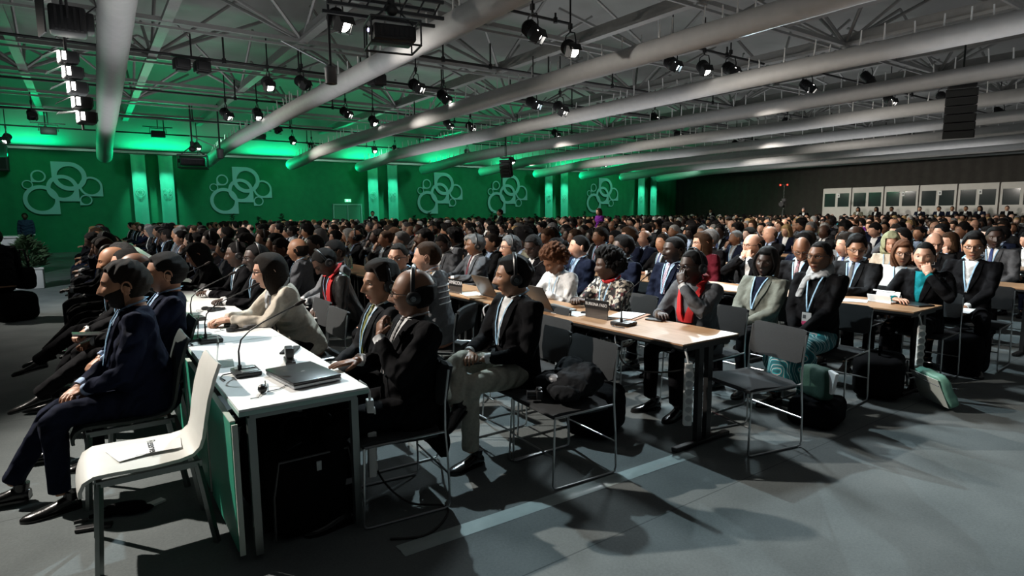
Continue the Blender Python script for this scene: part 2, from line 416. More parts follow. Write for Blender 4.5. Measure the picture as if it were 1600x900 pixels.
HANDC = {}
def hand_mesh(pose, hi=True):
    """right hand, wrist at origin, fingers to +x, palm to -z, thumb to +y"""
    k = (pose, hi)
    if k in HANDC: return HANDC[k]
    g = G(); g.ell((.045, 0, 0), (.048, .040, .015), 14); g.ell((.075, .0, 0), (.022, .041, .013), 12); g.tube([(-.03, 0, 0), (.02, 0, 0)], [.026, .028], 10, flat=.75)
    curl = {'flat': .10, 'relax': .45, 'hold': .95, 'fist': 1.45}[pose]
    for i, (y, L) in enumerate(((.030, .072), (.010, .080), (-.011, .074), (-.030, .058))):
        p = Vector((.086-abs(y)*.18, y, 0)); a = curl*.35; spread = y*2.2*(1 if curl < .6 else .3); pts = [p]
        for seg in (.46, .31, .25):
            d = Vector((math.cos(a)*math.cos(spread), math.sin(spread)*math.cos(a), -math.sin(a))); p = p+d*L*seg; pts.append(p); a += curl*(.95+.06*i)
        g.tube([pts[0]-Vector((.02, 0, 0)), *pts], [.0098, .0096, .0088, .0080, .0066], 8)
        g.ell(pts[-1], (.0068, .0068, .0066), 8)
    th = [(.018, .024, -.004), (.044, .050, -.012-.01*curl), (.068, .058-.022*curl, -.020-.016*curl), (.088, .060-.038*curl, -.026-.022*curl)]
    g.tube(th, [.015, .0125, .0108, .0085], 8); g.ell(th[-1], (.0085,)*3, 8)
    v, f, _ = g.arrays(); v, f = vox(v, f, .0036 if hi else .008, 2)
    HANDC[k] = (v, f); return v, f

def shoe_mesh(hi=True):
    g = G(); n = 14 if hi else 8
    prof = [(-.085, .034, .060, .030), (-.06, .040, .075, .036), (-.02, .040, .080, .040), (.03, .042, .058, .029), (.08, .047, .046, .022), (.13, .044, .038, .018), (.165, .030, .030, .014), (.182, .010, .020, .010)]
    v = []; f = []
    for x, w, h, _ in prof:
        for i in range(n):
            a = 2*PI*i/n; zz = math.sin(a); v.append((x, w*math.cos(a), max(0.002, .5*h+.5*h*zz*1.1) if zz < 0 else .5*h+.5*h*zz))
    for j in range(len(prof)-1):
        for i in range(n): f.append((j*n+i, (j+1)*n+i, (j+1)*n+(i+1) % n, j*n+(i+1) % n))
    f.append(tuple(range(n))); f.append(tuple((len(prof)-1)*n+i for i in range(n-1, -1, -1)))
    g.add(np.array(v), f); g.tube([(-.045, 0, .05), (-.05, 0, .10)], [.036, .040], n)
    sole = [(x, w*1.06) for x, w, h, _ in prof]; g.prism([(x, -w) for x, w in sole]+[(x, w) for x, w in sole[::-1]], 0, .012)
    return g

def person(name_, label, group=None, x=0, y=0, face=180, look=None, nod=0, tilt=0, hi=True, head='m', hair='short', hairc='black', skin='tan', jacket='black', shirt='white', tie=None,
           lanyard=True, badge=True, glasses=False, phones=False, trousers='black', shoes=True, skirt=None, fem=False, fat=1.0, lean=0, h=0.0, vneck=True, collar=True,
           lh=None, rh=None, lhp='relax', rhp='relax', lht=None, rht=None, legs='std', legr='std', cuffs=True, stand=False, scale=1.0, watch=False, tieoff=0, extra=None, seed=1, lower=True, jm=None, beard=None):
    """local frame: faces +x, pelvis above origin, floor z=0"""
    root = thing(name_, label, 'person', (x, y, 0), math.radians(face), group); root.scale = (scale,)*3
    T = Torso(fat, fem); vs = (.013 if hi else .024)
    TM = Matrix.Translation((0, 0, h))@Matrix.Translation((0, 0, .50))@Matrix.Rotation(math.radians(lean), 4, 'Y')@Matrix.Translation((0, 0, -.50))
    if stand: TM = Matrix.Translation((0, 0, .40))@TM
    tp = lambda p: TM@Vector(p)
    sh = .170 if fem else .192
    neck0 = tp((-.022, 0, 1.05)); hz = 1.205
    HM = Matrix.Translation(tp((.012, 0, 1.182)))@Matrix.Rotation(math.radians((look if look is not None else 0)), 4, 'Z')@Matrix.Rotation(math.radians(nod+lean*.15), 4, 'Y')@Matrix.Rotation(math.radians(tilt), 4, 'X')@Matrix.Scale(1.14, 4)
    (hv, hf, hm), kw = head_get(hi, head)
    sleeves = G(); armcore = G(); hands = []; cuffg = []
    for s, tgt, pose, ht in ((1, lh, lhp, lht), (-1, rh, rhp, rht)):
        S = tp((-.02, s*sh, .985))
        if tgt is None: tgt = (.24, s*.09, .60+h) if not stand else (.03, s*.27, .72)
        E, W = ik(S, tgt, .285, .265, (-.35, s*.75, -.75) if not isinstance(ht, tuple) or len(ht) < 3 else ht[2])
        d = (W-E).normalized()
        sleeves.tube([tp((-.02, s*(sh-.09), .975)), S, S.lerp(E, .3), S.lerp(E, .75), E, E.lerp(W, .35), E.lerp(W, .96)], [.072*fat**.3, .078, .070, .060, .058, .054, .041], 14)
        armcore.tube([S, E, E.lerp(W, .9), W], [.045, .036, .028, .026], 10)
        if cuffs: cuffg.append(G().tube([W-d*.03, W+d*.012], [.036, .034], 12))
        fd = Vector(ht[0]) if ht else (d if pose != 'relax' else (d+Vector((0, -s*.5, 0))).normalized()); up = Vector(ht[1]) if ht else Vector((0, s*.15, 1))
        MM = frame(W+fd.normalized()*.012, fd, up)
        v, f = hand_mesh(pose, hi); v = v.copy()
        if s == 1: v[:, 1] *= -1; f = [q[::-1] for q in f]
        hands.append((xform(v, MM), f)); root['_w%d' % s] = tuple(W)
    # legs
    hipz = .535 if not stand else .92; trg = G(); legcore = G(); feet = []
    for s, mode in ((1, legs), (-1, legr)):
        Hp = Vector((.0, s*.092, hipz))
        if stand: K = Vector((.03, s*.10, .50)); A = Vector((0, s*.10, .09)); fdir = Vector((1, s*.15, 0))
        elif mode == 'std': K = Vector((.43, s*.125, .53)); A = Vector((.43, s*.13, .09)); fdir = Vector((1, s*.2, 0))
        elif mode == 'wide': K = Vector((.42, s*.22, .51)); A = Vector((.46, s*.22, .09)); fdir = Vector((1, s*.3, 0))
        elif mode == 'out': K = Vector((.44, s*.12, .50)); A = Vector((.66, s*.13, .11)); fdir = Vector((1, s*.2, .0))
        elif mode == 'back': K = Vector((.43, s*.12, .50)); A = Vector((.28, s*.12, .10)); fdir = Vector((1, s*.1, -.1))
        elif mode == 'cross': K = Vector((.40, s*.10, .585)); A = Vector((.72, -s*.14, .30)); fdir = Vector((.86, -s*.05, -.18))
        elif mode == 'fig4': K = Vector((.36, s*.26, .56)); A = Vector((.44, -s*.16, .56)); fdir = Vector((.6, -s*.8, -.1))
        if isinstance(mode, tuple): K, A, fdir = (Vector(q) for q in mode)
        tr = .090 if not fem else .082
        trg.tube([Hp, Hp.lerp(K, .5), Hp.lerp(K, .93), K+(A-K)*.05, K.lerp(A, .35), K.lerp(A, .75), K.lerp(A, .96)], [tr*fat**.5, tr*.93, tr*.74, tr*.73, .062, .056, .057], 14)
        legcore.tube([Hp, K, K.lerp(A, .4), A], [.07, .045, .042, .030], 10)
        feet.append(frame((A.x, A.y, A.z-.09 if abs(fdir.z) < .15 else A.z-.07), fdir, (0, 0, 1)))
    if lower: trg.ell((-.0, 0, hipz+.01), (.125*fat, .175, .10), 20)
    if skirt: trg.ell((.22, 0, hipz-.01), (.30, .235, .105), 24); trg.ell((.44, 0, .40), (.11, .22, .20), 20); trg.tube([(.45, 0, .48), (.46, 0, .22)], [.13, .15], 20, flat=1.3)
    # body: head, neck, trunk, arms, hands, legs as one mesh
    b = G(); b.add(hv, hf, 0, HM); b.m = list(hm)
    core = G(); tv, tf = T.mesh(-.028, 16); core.add(tv, tf, 0, TM); v, f, _ = armcore.arrays(); core.add(v, f)
    if lower: v, f, _ = legcore.arrays(); core.add(v, f)
    hb = HM@Vector((-.022, 0, -.055)); nk = .062 if not fem else .051
    core.tube([tp((-.03, 0, .98)), neck0, hb, HM@Vector((-.015, 0, .0))], [nk*1.25, nk*1.02, nk, nk*.95], 18)
    v, f, _ = core.arrays(); v, f = vox(v, f, .016 if hi else .03, 2); b.add(v, f)
    for v, f in hands: b.add(v, f)
    body = b.build('body', [skinmat(skin), M_LIPL(skin), M_EYEW, M_IRIS, hairmat(hairc if hairc != 'white' else 'grey')], root)
    # hair
    if hair in ('short', 'crop', 'side', 'balding', 'bob', 'afro', 'bun'):
        g = hair_shape(hair, head, hi, seed); v, f, m = g.arrays(); mkobj('hair', xform(v, HM), f, hairmat(hairc), root)
    elif hair == 'hijab':
        g = G(); g.ell((-.012, 0, .012), (.122, .104, .142), 28); g.ell((-.045, 0, -.08), (.10, .105, .11), 20)
        v, f, m = g.arrays(); v, f = vox(v, f, .008, 4); v = xform(wrinkle(v, .004, 40, 3), HM)
        inv = HM.inverted(); w = xform(v, inv); keep = ~((w[:, 0] > .052) & (np.abs(w[:, 1]) < .062) & (w[:, 2] > -.098) & (w[:, 2] < .075))
        f = [q for q in f if all(keep[i] for i in q)]; ob = mkobj('headscarf', v, f, clothmat('sage', C_['sage']), root)
    if beard:
        u, f = dense_dirs(110, 90); kk = dict(kw); kk['nose'] = 0; v = head_shape(u, **kk); az = u[:, 0]; ins = ss(-v[:, 2]-.045*az+.016, .0, .028)*ss(az, -.12, .12)*(1-np.exp(-((v[:, 1])**2/(2*.016**2)+(v[:, 2]+.068)**2/(2*.006**2)))*(az > 0))
        v = v+(v/np.linalg.norm(v, axis=1)[:, None])*(-.006+ins*.0085)[:, None]; mkobj('beard', xform(v, HM), f, hairmat(beard), root)
    # garments
    jmat = jm or cm(jacket)
    j = G(); tv, tf = T.mesh(.0, 30, .43 if not stand else .38); j.add(tv, tf, 0, TM); v, f, _ = sleeves.arrays(); j.add(v, f)
    v, f, _ = j.arrays(); v, f = vox(v, f, vs, 4)
    if hi: v = wrinkle(v, .010, 15, seed)
    mkobj('jacket', v, f, jmat, root)
    if lower:
        v, f, _ = trg.arrays(); v, f = vox(v, f, vs, 4)
        if hi: v = wrinkle(v, .006, 12, seed+5)
        mkobj('trousers' if not skirt else 'skirt', v, f, cm(trousers) if not skirt else skirt, root)
        if shoes:
            g0 = shoe_mesh(hi)
            for MM in feet:
                v, f, m = g0.arrays(); mkobj('shoe', xform(v, MM), f, M_SHOE, root)
    if vneck:
        zb = .73; zt = 1.045; V = lambda z: .004+(.052-.004)*(z-zb)/(zt-zb)
        zs = list(np.linspace(zb, zt, 9)); v, f = T.patch(lambda z: -V(z)-.012, lambda z: V(z)+.012, zs, .011, .012, 8)
        g = G(); g.add(v, f, 0, TM)
        if collar:
            for s in (-1, 1):
                P = [tp((-.075, 0, 1.082)), tp((-.052, s*.052, 1.085)), tp((.005, s*.060, 1.072)), tp((.042, s*.030, 1.050)), tp((.062, s*.012, 1.025))]
                g.tube(P, [.016, .017, .016, .015, .004], 8, flat=.38, up=(0, 0, 1))
        g.build('shirt', cm(shirt) if shirt in C_ else shirt, root)
        if hi:
            g = G()
            for s in (-1, 1):
                def a_(z, s=s): return s*(V(z)+.004)
                def b_(z, s=s): return s*(V(z)+.004+.052*math.sin(min(1, (z-zb)/.26)*PI*.62)+.002)
                v, f = T.patch(a_ if s > 0 else b_, b_ if s > 0 else a_, zs, .018, .010, 4); g.add(v, f, 0, TM)
            g.build('lapels', jmat, root, smooth=True)
        if tie:
            tw = lambda z: .013+.016*(1.03-z)/.3
            v, f = T.patch(lambda z: -tw(z), lambda z: tw(z), list(np.linspace(zb+.01, 1.03, 8)), .020, .008, 4); g = G(); g.add(v, f, 0, TM)
            g.ell(tp(T.front(0, 1.035, .012)), (.016, .018, .018), 8); g.build('tie', tie, root)
    for g in cuffg: g.build('cuff', cm(shirt) if shirt in C_ else cm('white'), root)
    if lanyard:
        g = G(); zb2 = .74
        for s in (-1, 1):
            v, f = T.line([(s*.062, 1.04), (s*.046, .98), (s*.028, .88), (s*.010, .78), (s*.003, zb2)], .026, .0062); g.add(v, f, 0, TM)
        v, f = tube([tp((.02, .085, 1.065)), tp((-.06, .075, 1.095)), tp((-.092, 0, 1.10)), tp((-.06, -.075, 1.095)), tp((.02, -.085, 1.065))], .0085, 6, True, .35); g.add(v, f)
        lo = g.build('lanyard', M_LANY, root)
        if badge:
            g = G(); c = T.front(0, zb2-.06, .030); g.box(c, (.004, .075, .105), 0, TM); g.box((c[0]+.001, c[1], c[2]-.035), (.004, .073, .030), 1, TM); g.box((c[0]+.0012, c[1]-.018, c[2]+.018), (.004, .024, .030), 2, TM)
            g.build('badge', [M_BADGE, M_PINK, M_PLG], root, False)
    if glasses:
        g = G()
        for s in (-1, 1):
            pts = [(.099+.002*math.cos(a), s*.032+.021*math.cos(a), .004+.014*math.sin(a)) for a in np.linspace(0, 2*PI, 15)]
            g.tube(pts, .0022, 5, 0); g.tube([(.099, s*.053, .008), (.05, s*.078, .008), (-.01, s*.083, .004)], .0024, 5, 0)
        g.tube([(.100, -.011, .008), (.106, 0, .011), (.100, .011, .008)], .0016, 5, 0)
        v, f, m = g.arrays(); mkobj('glasses', xform(v, HM), f, M_GLASSES, root)
    if phones:
        g = G(); ex = .016 if hair in ('short', 'side', 'bun') else .010
        pts = [(-.004, (.083+ex)*math.cos(a), .002+(.125+ex)*math.sin(a)) for a in np.linspace(0, PI, 17)]
        g.tube(pts, .0055, 6, 0, flat=2.0, up=(1, 0, 0))
        for s in (-1, 1):
            M = Matrix.Translation((-.008, s*.090, -.008))@Matrix.Rotation(PI/2, 4, 'X')
            g.lathe([(.030, -.014), (.035, -.008), (.035, .008), (.028, .015), (.012, .017)], 18, 0, M@Matrix.Scale(s*-1 if s < 0 else -1, 4, (0, 0, 1)) if s > 0 else M)
            M2 = Matrix.Translation((-.008, s*.104, -.008))@Matrix.Rotation(PI/2, 4, 'X'); g.lathe([(.013, -.003), (.016, 0), (.013, .003)], 14, 1, M2)
        v, f, m = g.arrays(); mkobj('headphones', xform(v, HM), f, [M_PLB, M_CHR], root, True, m)
    if watch:
        W = Vector(root['_w-1']); E = Vector((0, 0, 0))
        g = G(); g.tube([W+Vector((0, -.008, -.005)), W+Vector((0, .008, .005))], .036, 14); g.build('wristwatch', M_CHR, root)
    if extra: extra(root, HM, TM, T)
    for k in ('_w1', '_w-1'):
        if k in root: del root[k]
    return root
# ================================================================ ROOM SHELL
HX0, HX1, HY0, HY1, WH = -14.0, 40.0, -9.0, 33.0, 4.5
def carpet():
    m = bpy.data.materials.new('grey_carpet'); m.use_nodes = True; nt = m.node_tree; b = nt.nodes['Principled BSDF']; b.inputs['Roughness'].default_value = .95; b.inputs['Specular IOR Level'].default_value = .15
    tc = nt.nodes.new('ShaderNodeTexCoord'); L = nt.links.new
    n1 = nt.nodes.new('ShaderNodeTexNoise'); n1.inputs['Scale'].default_value = 70; n1.inputs['Detail'].default_value = 8; n1.inputs['Roughness'].default_value = .75; L(tc.outputs['Object'], n1.inputs['Vector'])
    n2 = nt.nodes.new('ShaderNodeTexNoise'); n2.inputs['Scale'].default_value = 2.2; n2.inputs['Detail'].default_value = 5; L(tc.outputs['Object'], n2.inputs['Vector'])
    ad = nt.nodes.new('ShaderNodeMath'); ad.operation = 'ADD'; L(n1.outputs['Fac'], ad.inputs[0]); L(n2.outputs['Fac'], ad.inputs[1])
    r = nt.nodes.new('ShaderNodeValToRGB'); r.color_ramp.elements[0].position = .30; r.color_ramp.elements[0].color = (.095, .108, .110, 1); r.color_ramp.elements[1].position = .72; r.color_ramp.elements[1].color = (.185, .205, .205, 1)
    h = nt.nodes.new('ShaderNodeMath'); h.operation = 'MULTIPLY'; h.inputs[1].default_value = .5; L(ad.outputs[0], h.inputs[0]); L(h.outputs[0], r.inputs['Fac'])
    # seams between carpet rolls, 2 m apart
    sp = nt.nodes.new('ShaderNodeSeparateXYZ'); L(tc.outputs['Object'], sp.inputs[0]); md = nt.nodes.new('ShaderNodeMath'); md.operation = 'PINGPONG'; md.inputs[1].default_value = 1.0; L(sp.outputs['Y'], md.inputs[0])
    lt = nt.nodes.new('ShaderNodeMath'); lt.operation = 'LESS_THAN'; lt.inputs[1].default_value = .004; L(md.outputs[0], lt.inputs[0])
    mx = nt.nodes.new('ShaderNodeMix'); mx.data_type = 'RGBA'; L(lt.outputs[0], mx.inputs['Factor']); L(r.outputs['Color'], mx.inputs[6]); mx.inputs[7].default_value = (.085, .098, .10, 1); L(mx.outputs[2], b.inputs['Base Color'])
    bp = nt.nodes.new('ShaderNodeBump'); bp.inputs['Strength'].default_value = .5; bp.inputs['Distance'].default_value = .004; L(n1.outputs['Fac'], bp.inputs['Height']); L(bp.outputs['Normal'], b.inputs['Normal'])
    return m
def struct(name, g, m, smooth=False, parent=None): return tag(g.build(name, m, parent, smooth), kind='structure')
g = G(); g.box(((HX0+HX1)/2, (HY0+HY1)/2, -.05), (HX1-HX0, HY1-HY0, .1)); struct('floor', g, carpet())
M_GWALL = mat('green_drape', (.012, .23, .10), .9, noise=.10, nscale=3, bump=.25, bscale=30)
M_DARKWALL = mat('dark_drape', (.042, .038, .034), .95, noise=.15, nscale=4, bump=.3, bscale=25)
def drape(g, x0, x1, y0, y1, z0, z1, step=.62, amp=.035):
    """hanging cloth panels: gently folded sheet with thickness"""
    L = math.hypot(x1-x0, y1-y0); n = int(L/step*6); d = Vector((x1-x0, y1-y0, 0)).normalized(); nn = Vector((-d.y, d.x, 0)); P = []
    for i in range(n+1):
        t = i/n; ph = t*L/step*2*PI; P.append(Vector((x0, y0, 0))+d*L*t+nn*(amp*math.sin(ph)*.5+(.012 if int(t*L/2.4) % 2 else 0)))
    v = [(p.x, p.y, z0) for p in P]+[(p.x, p.y, z1) for p in P]; m = n+1
    v += [(p.x+nn.x*.1, p.y+nn.y*.1, z0) for p in P]+[(p.x+nn.x*.1, p.y+nn.y*.1, z1) for p in P]
    f = [(i, i+1, m+i+1, m+i) for i in range(n)]+[(2*m+i+1, 2*m+i, 3*m+i, 3*m+i+1) for i in range(n)]+[(m+i, m+i+1, 3*m+i+1, 3*m+i) for i in range(n)]
    g.add(np.array(v), f)
g = G(); drape(g, HX0, HX1, HY1, HY1, 0, WH); struct('wall_back', g, M_GWALL, True)
g = G(); drape(g, HX1, HX1, HY0, HY1, 0, WH, amp=.05); struct('wall_right', g, M_DARKWALL, True)
# tent roof: shallow ridges of stretched fabric running away from the camera
M_ROOF = mat('tent_fabric', (.33, .33, .32), .75, noise=.10, nscale=.9, bump=.15, bscale=6)
BX = [-12.2+2.78*i for i in range(20)]          # longitudinal beams
CY = [-6.2+3.5*i for i in range(12)]; ZB = 5.6; ZR = 7.1
g = G(); v = []; f = []; nx, ny = 160, 90
for j in range(ny+1):
    for i in range(nx+1):
        x = HX0+(HX1-HX0+.4)*i/nx; y = HY0+(HY1-HY0+.3)*j/ny
        e = min(ss(np.array(HY1-y), 0, 5.0), ss(np.array(HX1-x), 0, 5)); z = WH+.02+(ZR-WH)*float(e)+.22*abs(math.sin(PI*(y-CY[0])/3.5))*float(e)
        v.append((x, y, z))
w = nx+1; k = len(v); v += [(a, b, c+.04) for a, b, c in v]
for j in range(ny):
    for i in range(nx):
        q = (j*w+i, j*w+i+1, (j+1)*w+i+1, (j+1)*w+i); f.append(q[::-1]); f.append(tuple(k+a for a in q))
g.add(np.array(v), f); struct('ceiling', g, M_ROOF, True)
g = G(); g.box((HX0/2+HX1/2, HY1-.12, WH-.03), (HX1-HX0, .12, .10)); g.box((HX0/2+HX1/2, HY1-.10, WH+.16), (HX1-HX0, .06, .05)); struct('trim_1', g, mat('alu_trim', (.45, .46, .45), .45, .6))
g = G(); g.box((HX1-.12, (HY0+HY1)/2, WH-.03), (.12, HY1-HY0, .10)); struct('trim_2', g, MATS['alu_trim'])
# ---- roof steel
M_ALU = mat('aluminium_truss', (.30, .30, .29), .45, .35, noise=.08, nscale=8)
def zroof(x, y): return WH+(ZR-WH)*min(float(ss(np.array(HY1-y), 0, 5.0)), float(ss(np.array(HX1-x), 0, 5.0)))
bi = 0
for x in BX:
    if x < -5 or x > 38: continue
    bi += 1; t = thing('roof_beam', 'long grey aluminium roof beam running towards the green wall, %s from the left' % nth(bi), 'beam', (x, 0, 0), 0, 'roof beams')
    g = G(); g.box((0, 12.0, ZB+.02), (.20, 41.5, .07)); g.build('lower_flange', M_ALU, t, False)
    g = G(); g.box((0, 12.0, ZB+.16), (.05, 41.5, .22)); g.build('web', M_ALU, t, False)
fan_me = None
for ci, y in enumerate(CY):
    if y < -3 or y > 31: continue
    t = thing('roof_truss', 'grey aluminium cross truss of the roof, %s counted outward from the camera' % nth(ci), 'truss', (0, y, 0), 0, 'roof cross trusses')
    g = G(); g.box((14.5, 0, ZB+.02), (52, .10, .09)); g.box((14.5, 0, ZB-.12), (52, .05, .05)); g.build('chord', M_ALU, t, False)
    for x in BX:
        if x < -7 or x > 38 or (BX.index(x)+ci) % 2: continue
        if fan_me is None:
            g = G()
            for dx, dy in ((-2.0, -1.75), (2.0, -1.75), (-2.0, 1.75), (2.0, 1.75), (-2.78, 0), (2.78, 0), (0, 2.2), (0, -2.2)):
                g.tube([(0, 0, ZB+.03), (dx, dy, 7.02 if dy else 6.95)], .042, 6)
            g.cyl((0, 0, ZB-.06), (0, 0, ZB+.20), .11, 12); ob = g.build('brace_fan', M_ALU, t, True); ob.location = (x, 0, 0); fan_me = ob.data
        else:
            if y > 28: 
                continue
            ob = bpy.data.objects.new('brace_fan', fan_me); SC.collection.objects.link(ob); ob.parent = t; ob.location = (x, 0, 0)
# ---- ventilation ducts
M_DUCT = mat('duct_fabric', (.40, .395, .39), .6, noise=.06, nscale=6, bump=.35, bscale=9); M_STRAP = mat('duct_strap', (.80, .80, .78), .6)
strap_me = None; ordn = ['leftmost', 'second', 'third', 'fourth', 'fifth', 'sixth', 'seventh', 'eighth', 'ninth', 'rightmost']
for di, X in enumerate([.86, 4.9, 8.7, 12.3, 16.1, 20.1, 24.3, 28.3, 32.2, 36.1]):
    t = thing('ventilation_duct', '%s long grey fabric air duct hanging under the roof trusses' % ordn[di], 'duct', (0, 0, 0), 0, 'fabric air ducts')
    if di == 0: path = [(.42, -6, 5.5), (.60, 5, 5.4), (.72, 12.5, 5.2), (.74, 16, 4.98), (.80, 22, 4.78), (.84, 27, 4.62), (.86, 30, 4.38), (.86, 31.3, 4.1)]; R = .29
    else: path = [(X, -6, 4.55), (X, 5, 4.52), (X, 12, 4.48), (X, 18, 4.45), (X, 24, 4.42), (X, 27, 4.36), (X, 29.2, 4.20), (X, 30.6, 4.12), (X, 31.6, 4.08)]; R = .27
    dense = []
    for a, b in zip(path[:-1], path[1:]):
        nn = max(2, int((b[1]-a[1])/.35))
        for q in range(nn): dense.append(tuple(a[i]+(b[i]-a[i])*q/nn for i in range(3)))
    dense.append(path[-1]); rr = [(R if di == 0 else float(np.interp(q_[1], (5, 20, 31), (.185, .215, .27))))*(1+.012*math.sin(i*2.1)+.008*math.sin(i*.7)) for i, q_ in enumerate(dense)]
    dense += [(path[-1][0], path[-1][1]+.08, path[-1][2]), (path[-1][0], path[-1][1]+.12, path[-1][2])]; rr += [R*.8, R*.3]
    g = G(); g.tube(dense, rr, 22); g.build('duct_tube', M_DUCT, t)
    yy = 1.5; cnt = 0
    while yy < 31 and di > 0 and cnt < 95:
        z = float(np.interp(yy, [p[1] for p in path], [p[2] for p in path])); px, py, pz = project((X, yy, z))
        if pz > 0 and -60 < px < 1660 and -60 < py < 900:
            if strap_me is None:
                g = G(); g.tube([(0, 0, -.02), (.005, 0, .10), (0, 0, .26)], [.020, .016, .013], 5); ob = g.build('hanger', M_STRAP, t); strap_me = ob.data
            else: ob = bpy.data.objects.new('hanger', strap_me); SC.collection.objects.link(ob); ob.parent = t
            ob.location = (X+random.uniform(-.05, .05), yy, z+float(np.interp(yy, (5, 20, 31), (.185, .215, .27)))-.02); ob.rotation_euler = (random.uniform(-.08, .08), random.uniform(-.1, .1), 0); ob.scale = (1, 1, random.uniform(.7, 1.3)); cnt += 1
        yy += random.choice((.28, .42, .5, .62)) if di < 6 else random.choice((.45, .6, .8))
# ---- banners, circle-and-drop logos, door on the green wall
M_BAN = mat('banner_cloth', (.10, .62, .42), .5, bump=.2, bscale=12, noise=.06, nscale=4); M_LOGO = mat('wall_logo_painted_light', (.30, .62, .62), .8); M_BLOGO = mat('banner_logo_print', (.30, .72, .60), .6)
def ring_drop(g, cx, cz, R, w, corner, y0=0, t=.012):
    """ring with one square corner; corner (sx,sz) or None"""
    n = 48; out = []; inn = []
    for i in range(n):
        a = 2*PI*i/n; ca, sa = math.cos(a), math.sin(a); r = R
        ox, oz = R*ca, R*sa
        if corner and ca*corner[0] > 1e-6 and sa*corner[1] > 1e-6:
            m = max(abs(ca), abs(sa)); ox, oz = R*ca/m, R*sa/m
        out.append((cx+ox, cz+oz)); inn.append((cx+(R-w)*ca, cz+(R-w)*sa))
    v = [(x, y0, z) for x, z in out]+[(x, y0, z) for x, z in inn]+[(x, y0-t, z) for x, z in out]+[(x, y0-t, z) for x, z in inn]; f = []
    for i in range(n):
        k = (i+1) % n; f += [(i, k, n+k, n+i), (2*n+i, 3*n+i, 3*n+k, 2*n+k), (i, 2*n+i, 2*n+k, k), (n+i, n+k, 3*n+k, 3*n+i)]
    g.add(np.array(v), f)
def disc(g, cx, cz, R, y0=0, t=.012): g.add(*tube([(cx, y0, cz), (cx, y0-t, cz)], R, 24))
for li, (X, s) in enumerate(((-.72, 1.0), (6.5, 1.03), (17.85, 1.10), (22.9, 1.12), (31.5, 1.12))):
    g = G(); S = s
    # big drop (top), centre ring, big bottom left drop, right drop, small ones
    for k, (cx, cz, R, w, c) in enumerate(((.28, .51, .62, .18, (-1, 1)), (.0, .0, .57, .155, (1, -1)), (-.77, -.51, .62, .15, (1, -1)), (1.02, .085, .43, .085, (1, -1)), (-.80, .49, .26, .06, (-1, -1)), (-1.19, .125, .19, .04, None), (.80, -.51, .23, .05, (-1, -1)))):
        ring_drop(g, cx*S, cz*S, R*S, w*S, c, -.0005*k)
    ob = g.build('wall_logo', M_LOGO, None, False); ob.location = (X, HY1-.10, 2.80)  # flat pale shapes, their colour standing in for projected light
    tag(ob, 'pale teal projected logo of overlapping circles and drops on green wall, %s from the left' % ['first', 'second', 'third', 'fourth', 'fifth'][li], 'logo', 'circle logos on the green wall')
bn = 0
for X, W in ((2.15, .56), (3.25, .58), (13.45, .60), (14.65, .60), (26.2, .66), (27.6, .66), (35.4, .72), (36.8, .72)):
    bn += 1; t = thing('banner', 'tall teal banner with small emblem on the green wall, %s banner from the left' % nth(bn), 'banner', (X, HY1-.32, 0), 0, 'hanging banners')
    v = []; n = 18; zz = np.linspace(.02, WH-.15, 20)
    for z in zz:
        for i in range(n+1): u = i/n-.5; v.append((u*W, .03*math.cos(u*2.2*PI)+.008*math.sin(z*7+u*9)*(z > 3.4), z))
    m = len(v); v += [(a, b+.012, c) for a, b, c in v]; f = []
    for j in range(len(zz)-1):
        for i in range(n): q = (j*(n+1)+i, j*(n+1)+i+1, (j+1)*(n+1)+i+1, (j+1)*(n+1)+i); f += [q, tuple(m+a for a in q[::-1])]
    g = G(); g.add(np.array(v), f); g.build('cloth', M_BAN, t); g = G(); g.cyl((-W/2-.04, 0, WH-.14), (W/2+.04, 0, WH-.14), .02); g.cyl((0, 0, WH-.14), (0, 0, WH-.04), .01); g.cyl((0, 0, WH-.14), (0, .30, WH-.14), .01); g.build('rod', M_ALU, t)
    g = G()
    if bn % 2:
        ring_drop(g, 0, 2.65, .20, .02, None, -.04); ring_drop(g, 0, 2.65, .12, .02, None, -.04); g.box((.09, -.045, 2.65), (.04, .012, .05), 0)
    else:
        for a in (-.10, .10):
            for b in (-.10, .10): ring_drop(g, a, 2.65+b, .085, .018, None, -.04)
    g.build('emblem', M_BLOGO, t, False)
    spot('banner_light', (X, HY1-1.1, WH+.15), (X, HY1-.3, 2.2), 380, (.25, 1, .75), 40, .9, .05)
t = thing('door_1', None, None, (12.0, HY1-.09, 0)); t['kind'] = 'structure'
M_DOORF = mat('door_frame', (.25, .55, .45), .5, .2); M_DOOR = mat('door_panel', (.06, .32, .19), .6)
g = G(); g.box((-.80, 0, 1.05), (.07, .08, 2.1)); g.box((.80, 0, 1.05), (.07, .08, 2.1)); g.box((0, 0, 2.1), (1.67, .08, .08)); g.box((0, 0, 1.05), (.05, .08, 2.05)); g.build('door_frame', M_DOORF, t, False)
for s in (-.39, .39):
    g = G(); g.box((s, .01, 1.03), (.70, .04, 2.0)); dd = g.build('door_leaf', M_DOOR, t, False)
    g = G(); g.box((s, -.03, 1.02), (.34, .05, .04)); g.build('push_bar', M_ALU, dd, False)
g = G(); g.box((0, 0, 0), (.34, .06, .16)); g.box((-.05, -.032, 0), (.10, .01, .09), 1); g.box((.08, -.032, 0), (.09, .01, .03), 1); g.box((0, .08, 0), (.06, .14, .06))
ob = g.build('exit_sign', [mat('exit_lit', (.1, .7, .4), .4, emit=(.25, 1, .6), estr=1.0), mat('exit_white', (.8, .9, .85), .4, emit=(.8, 1, .9), estr=1.2)], None, False); ob.location = (12.0, HY1-.20, 2.32); tag(ob, 'small lit green exit sign above the double door in the green wall', 'sign')
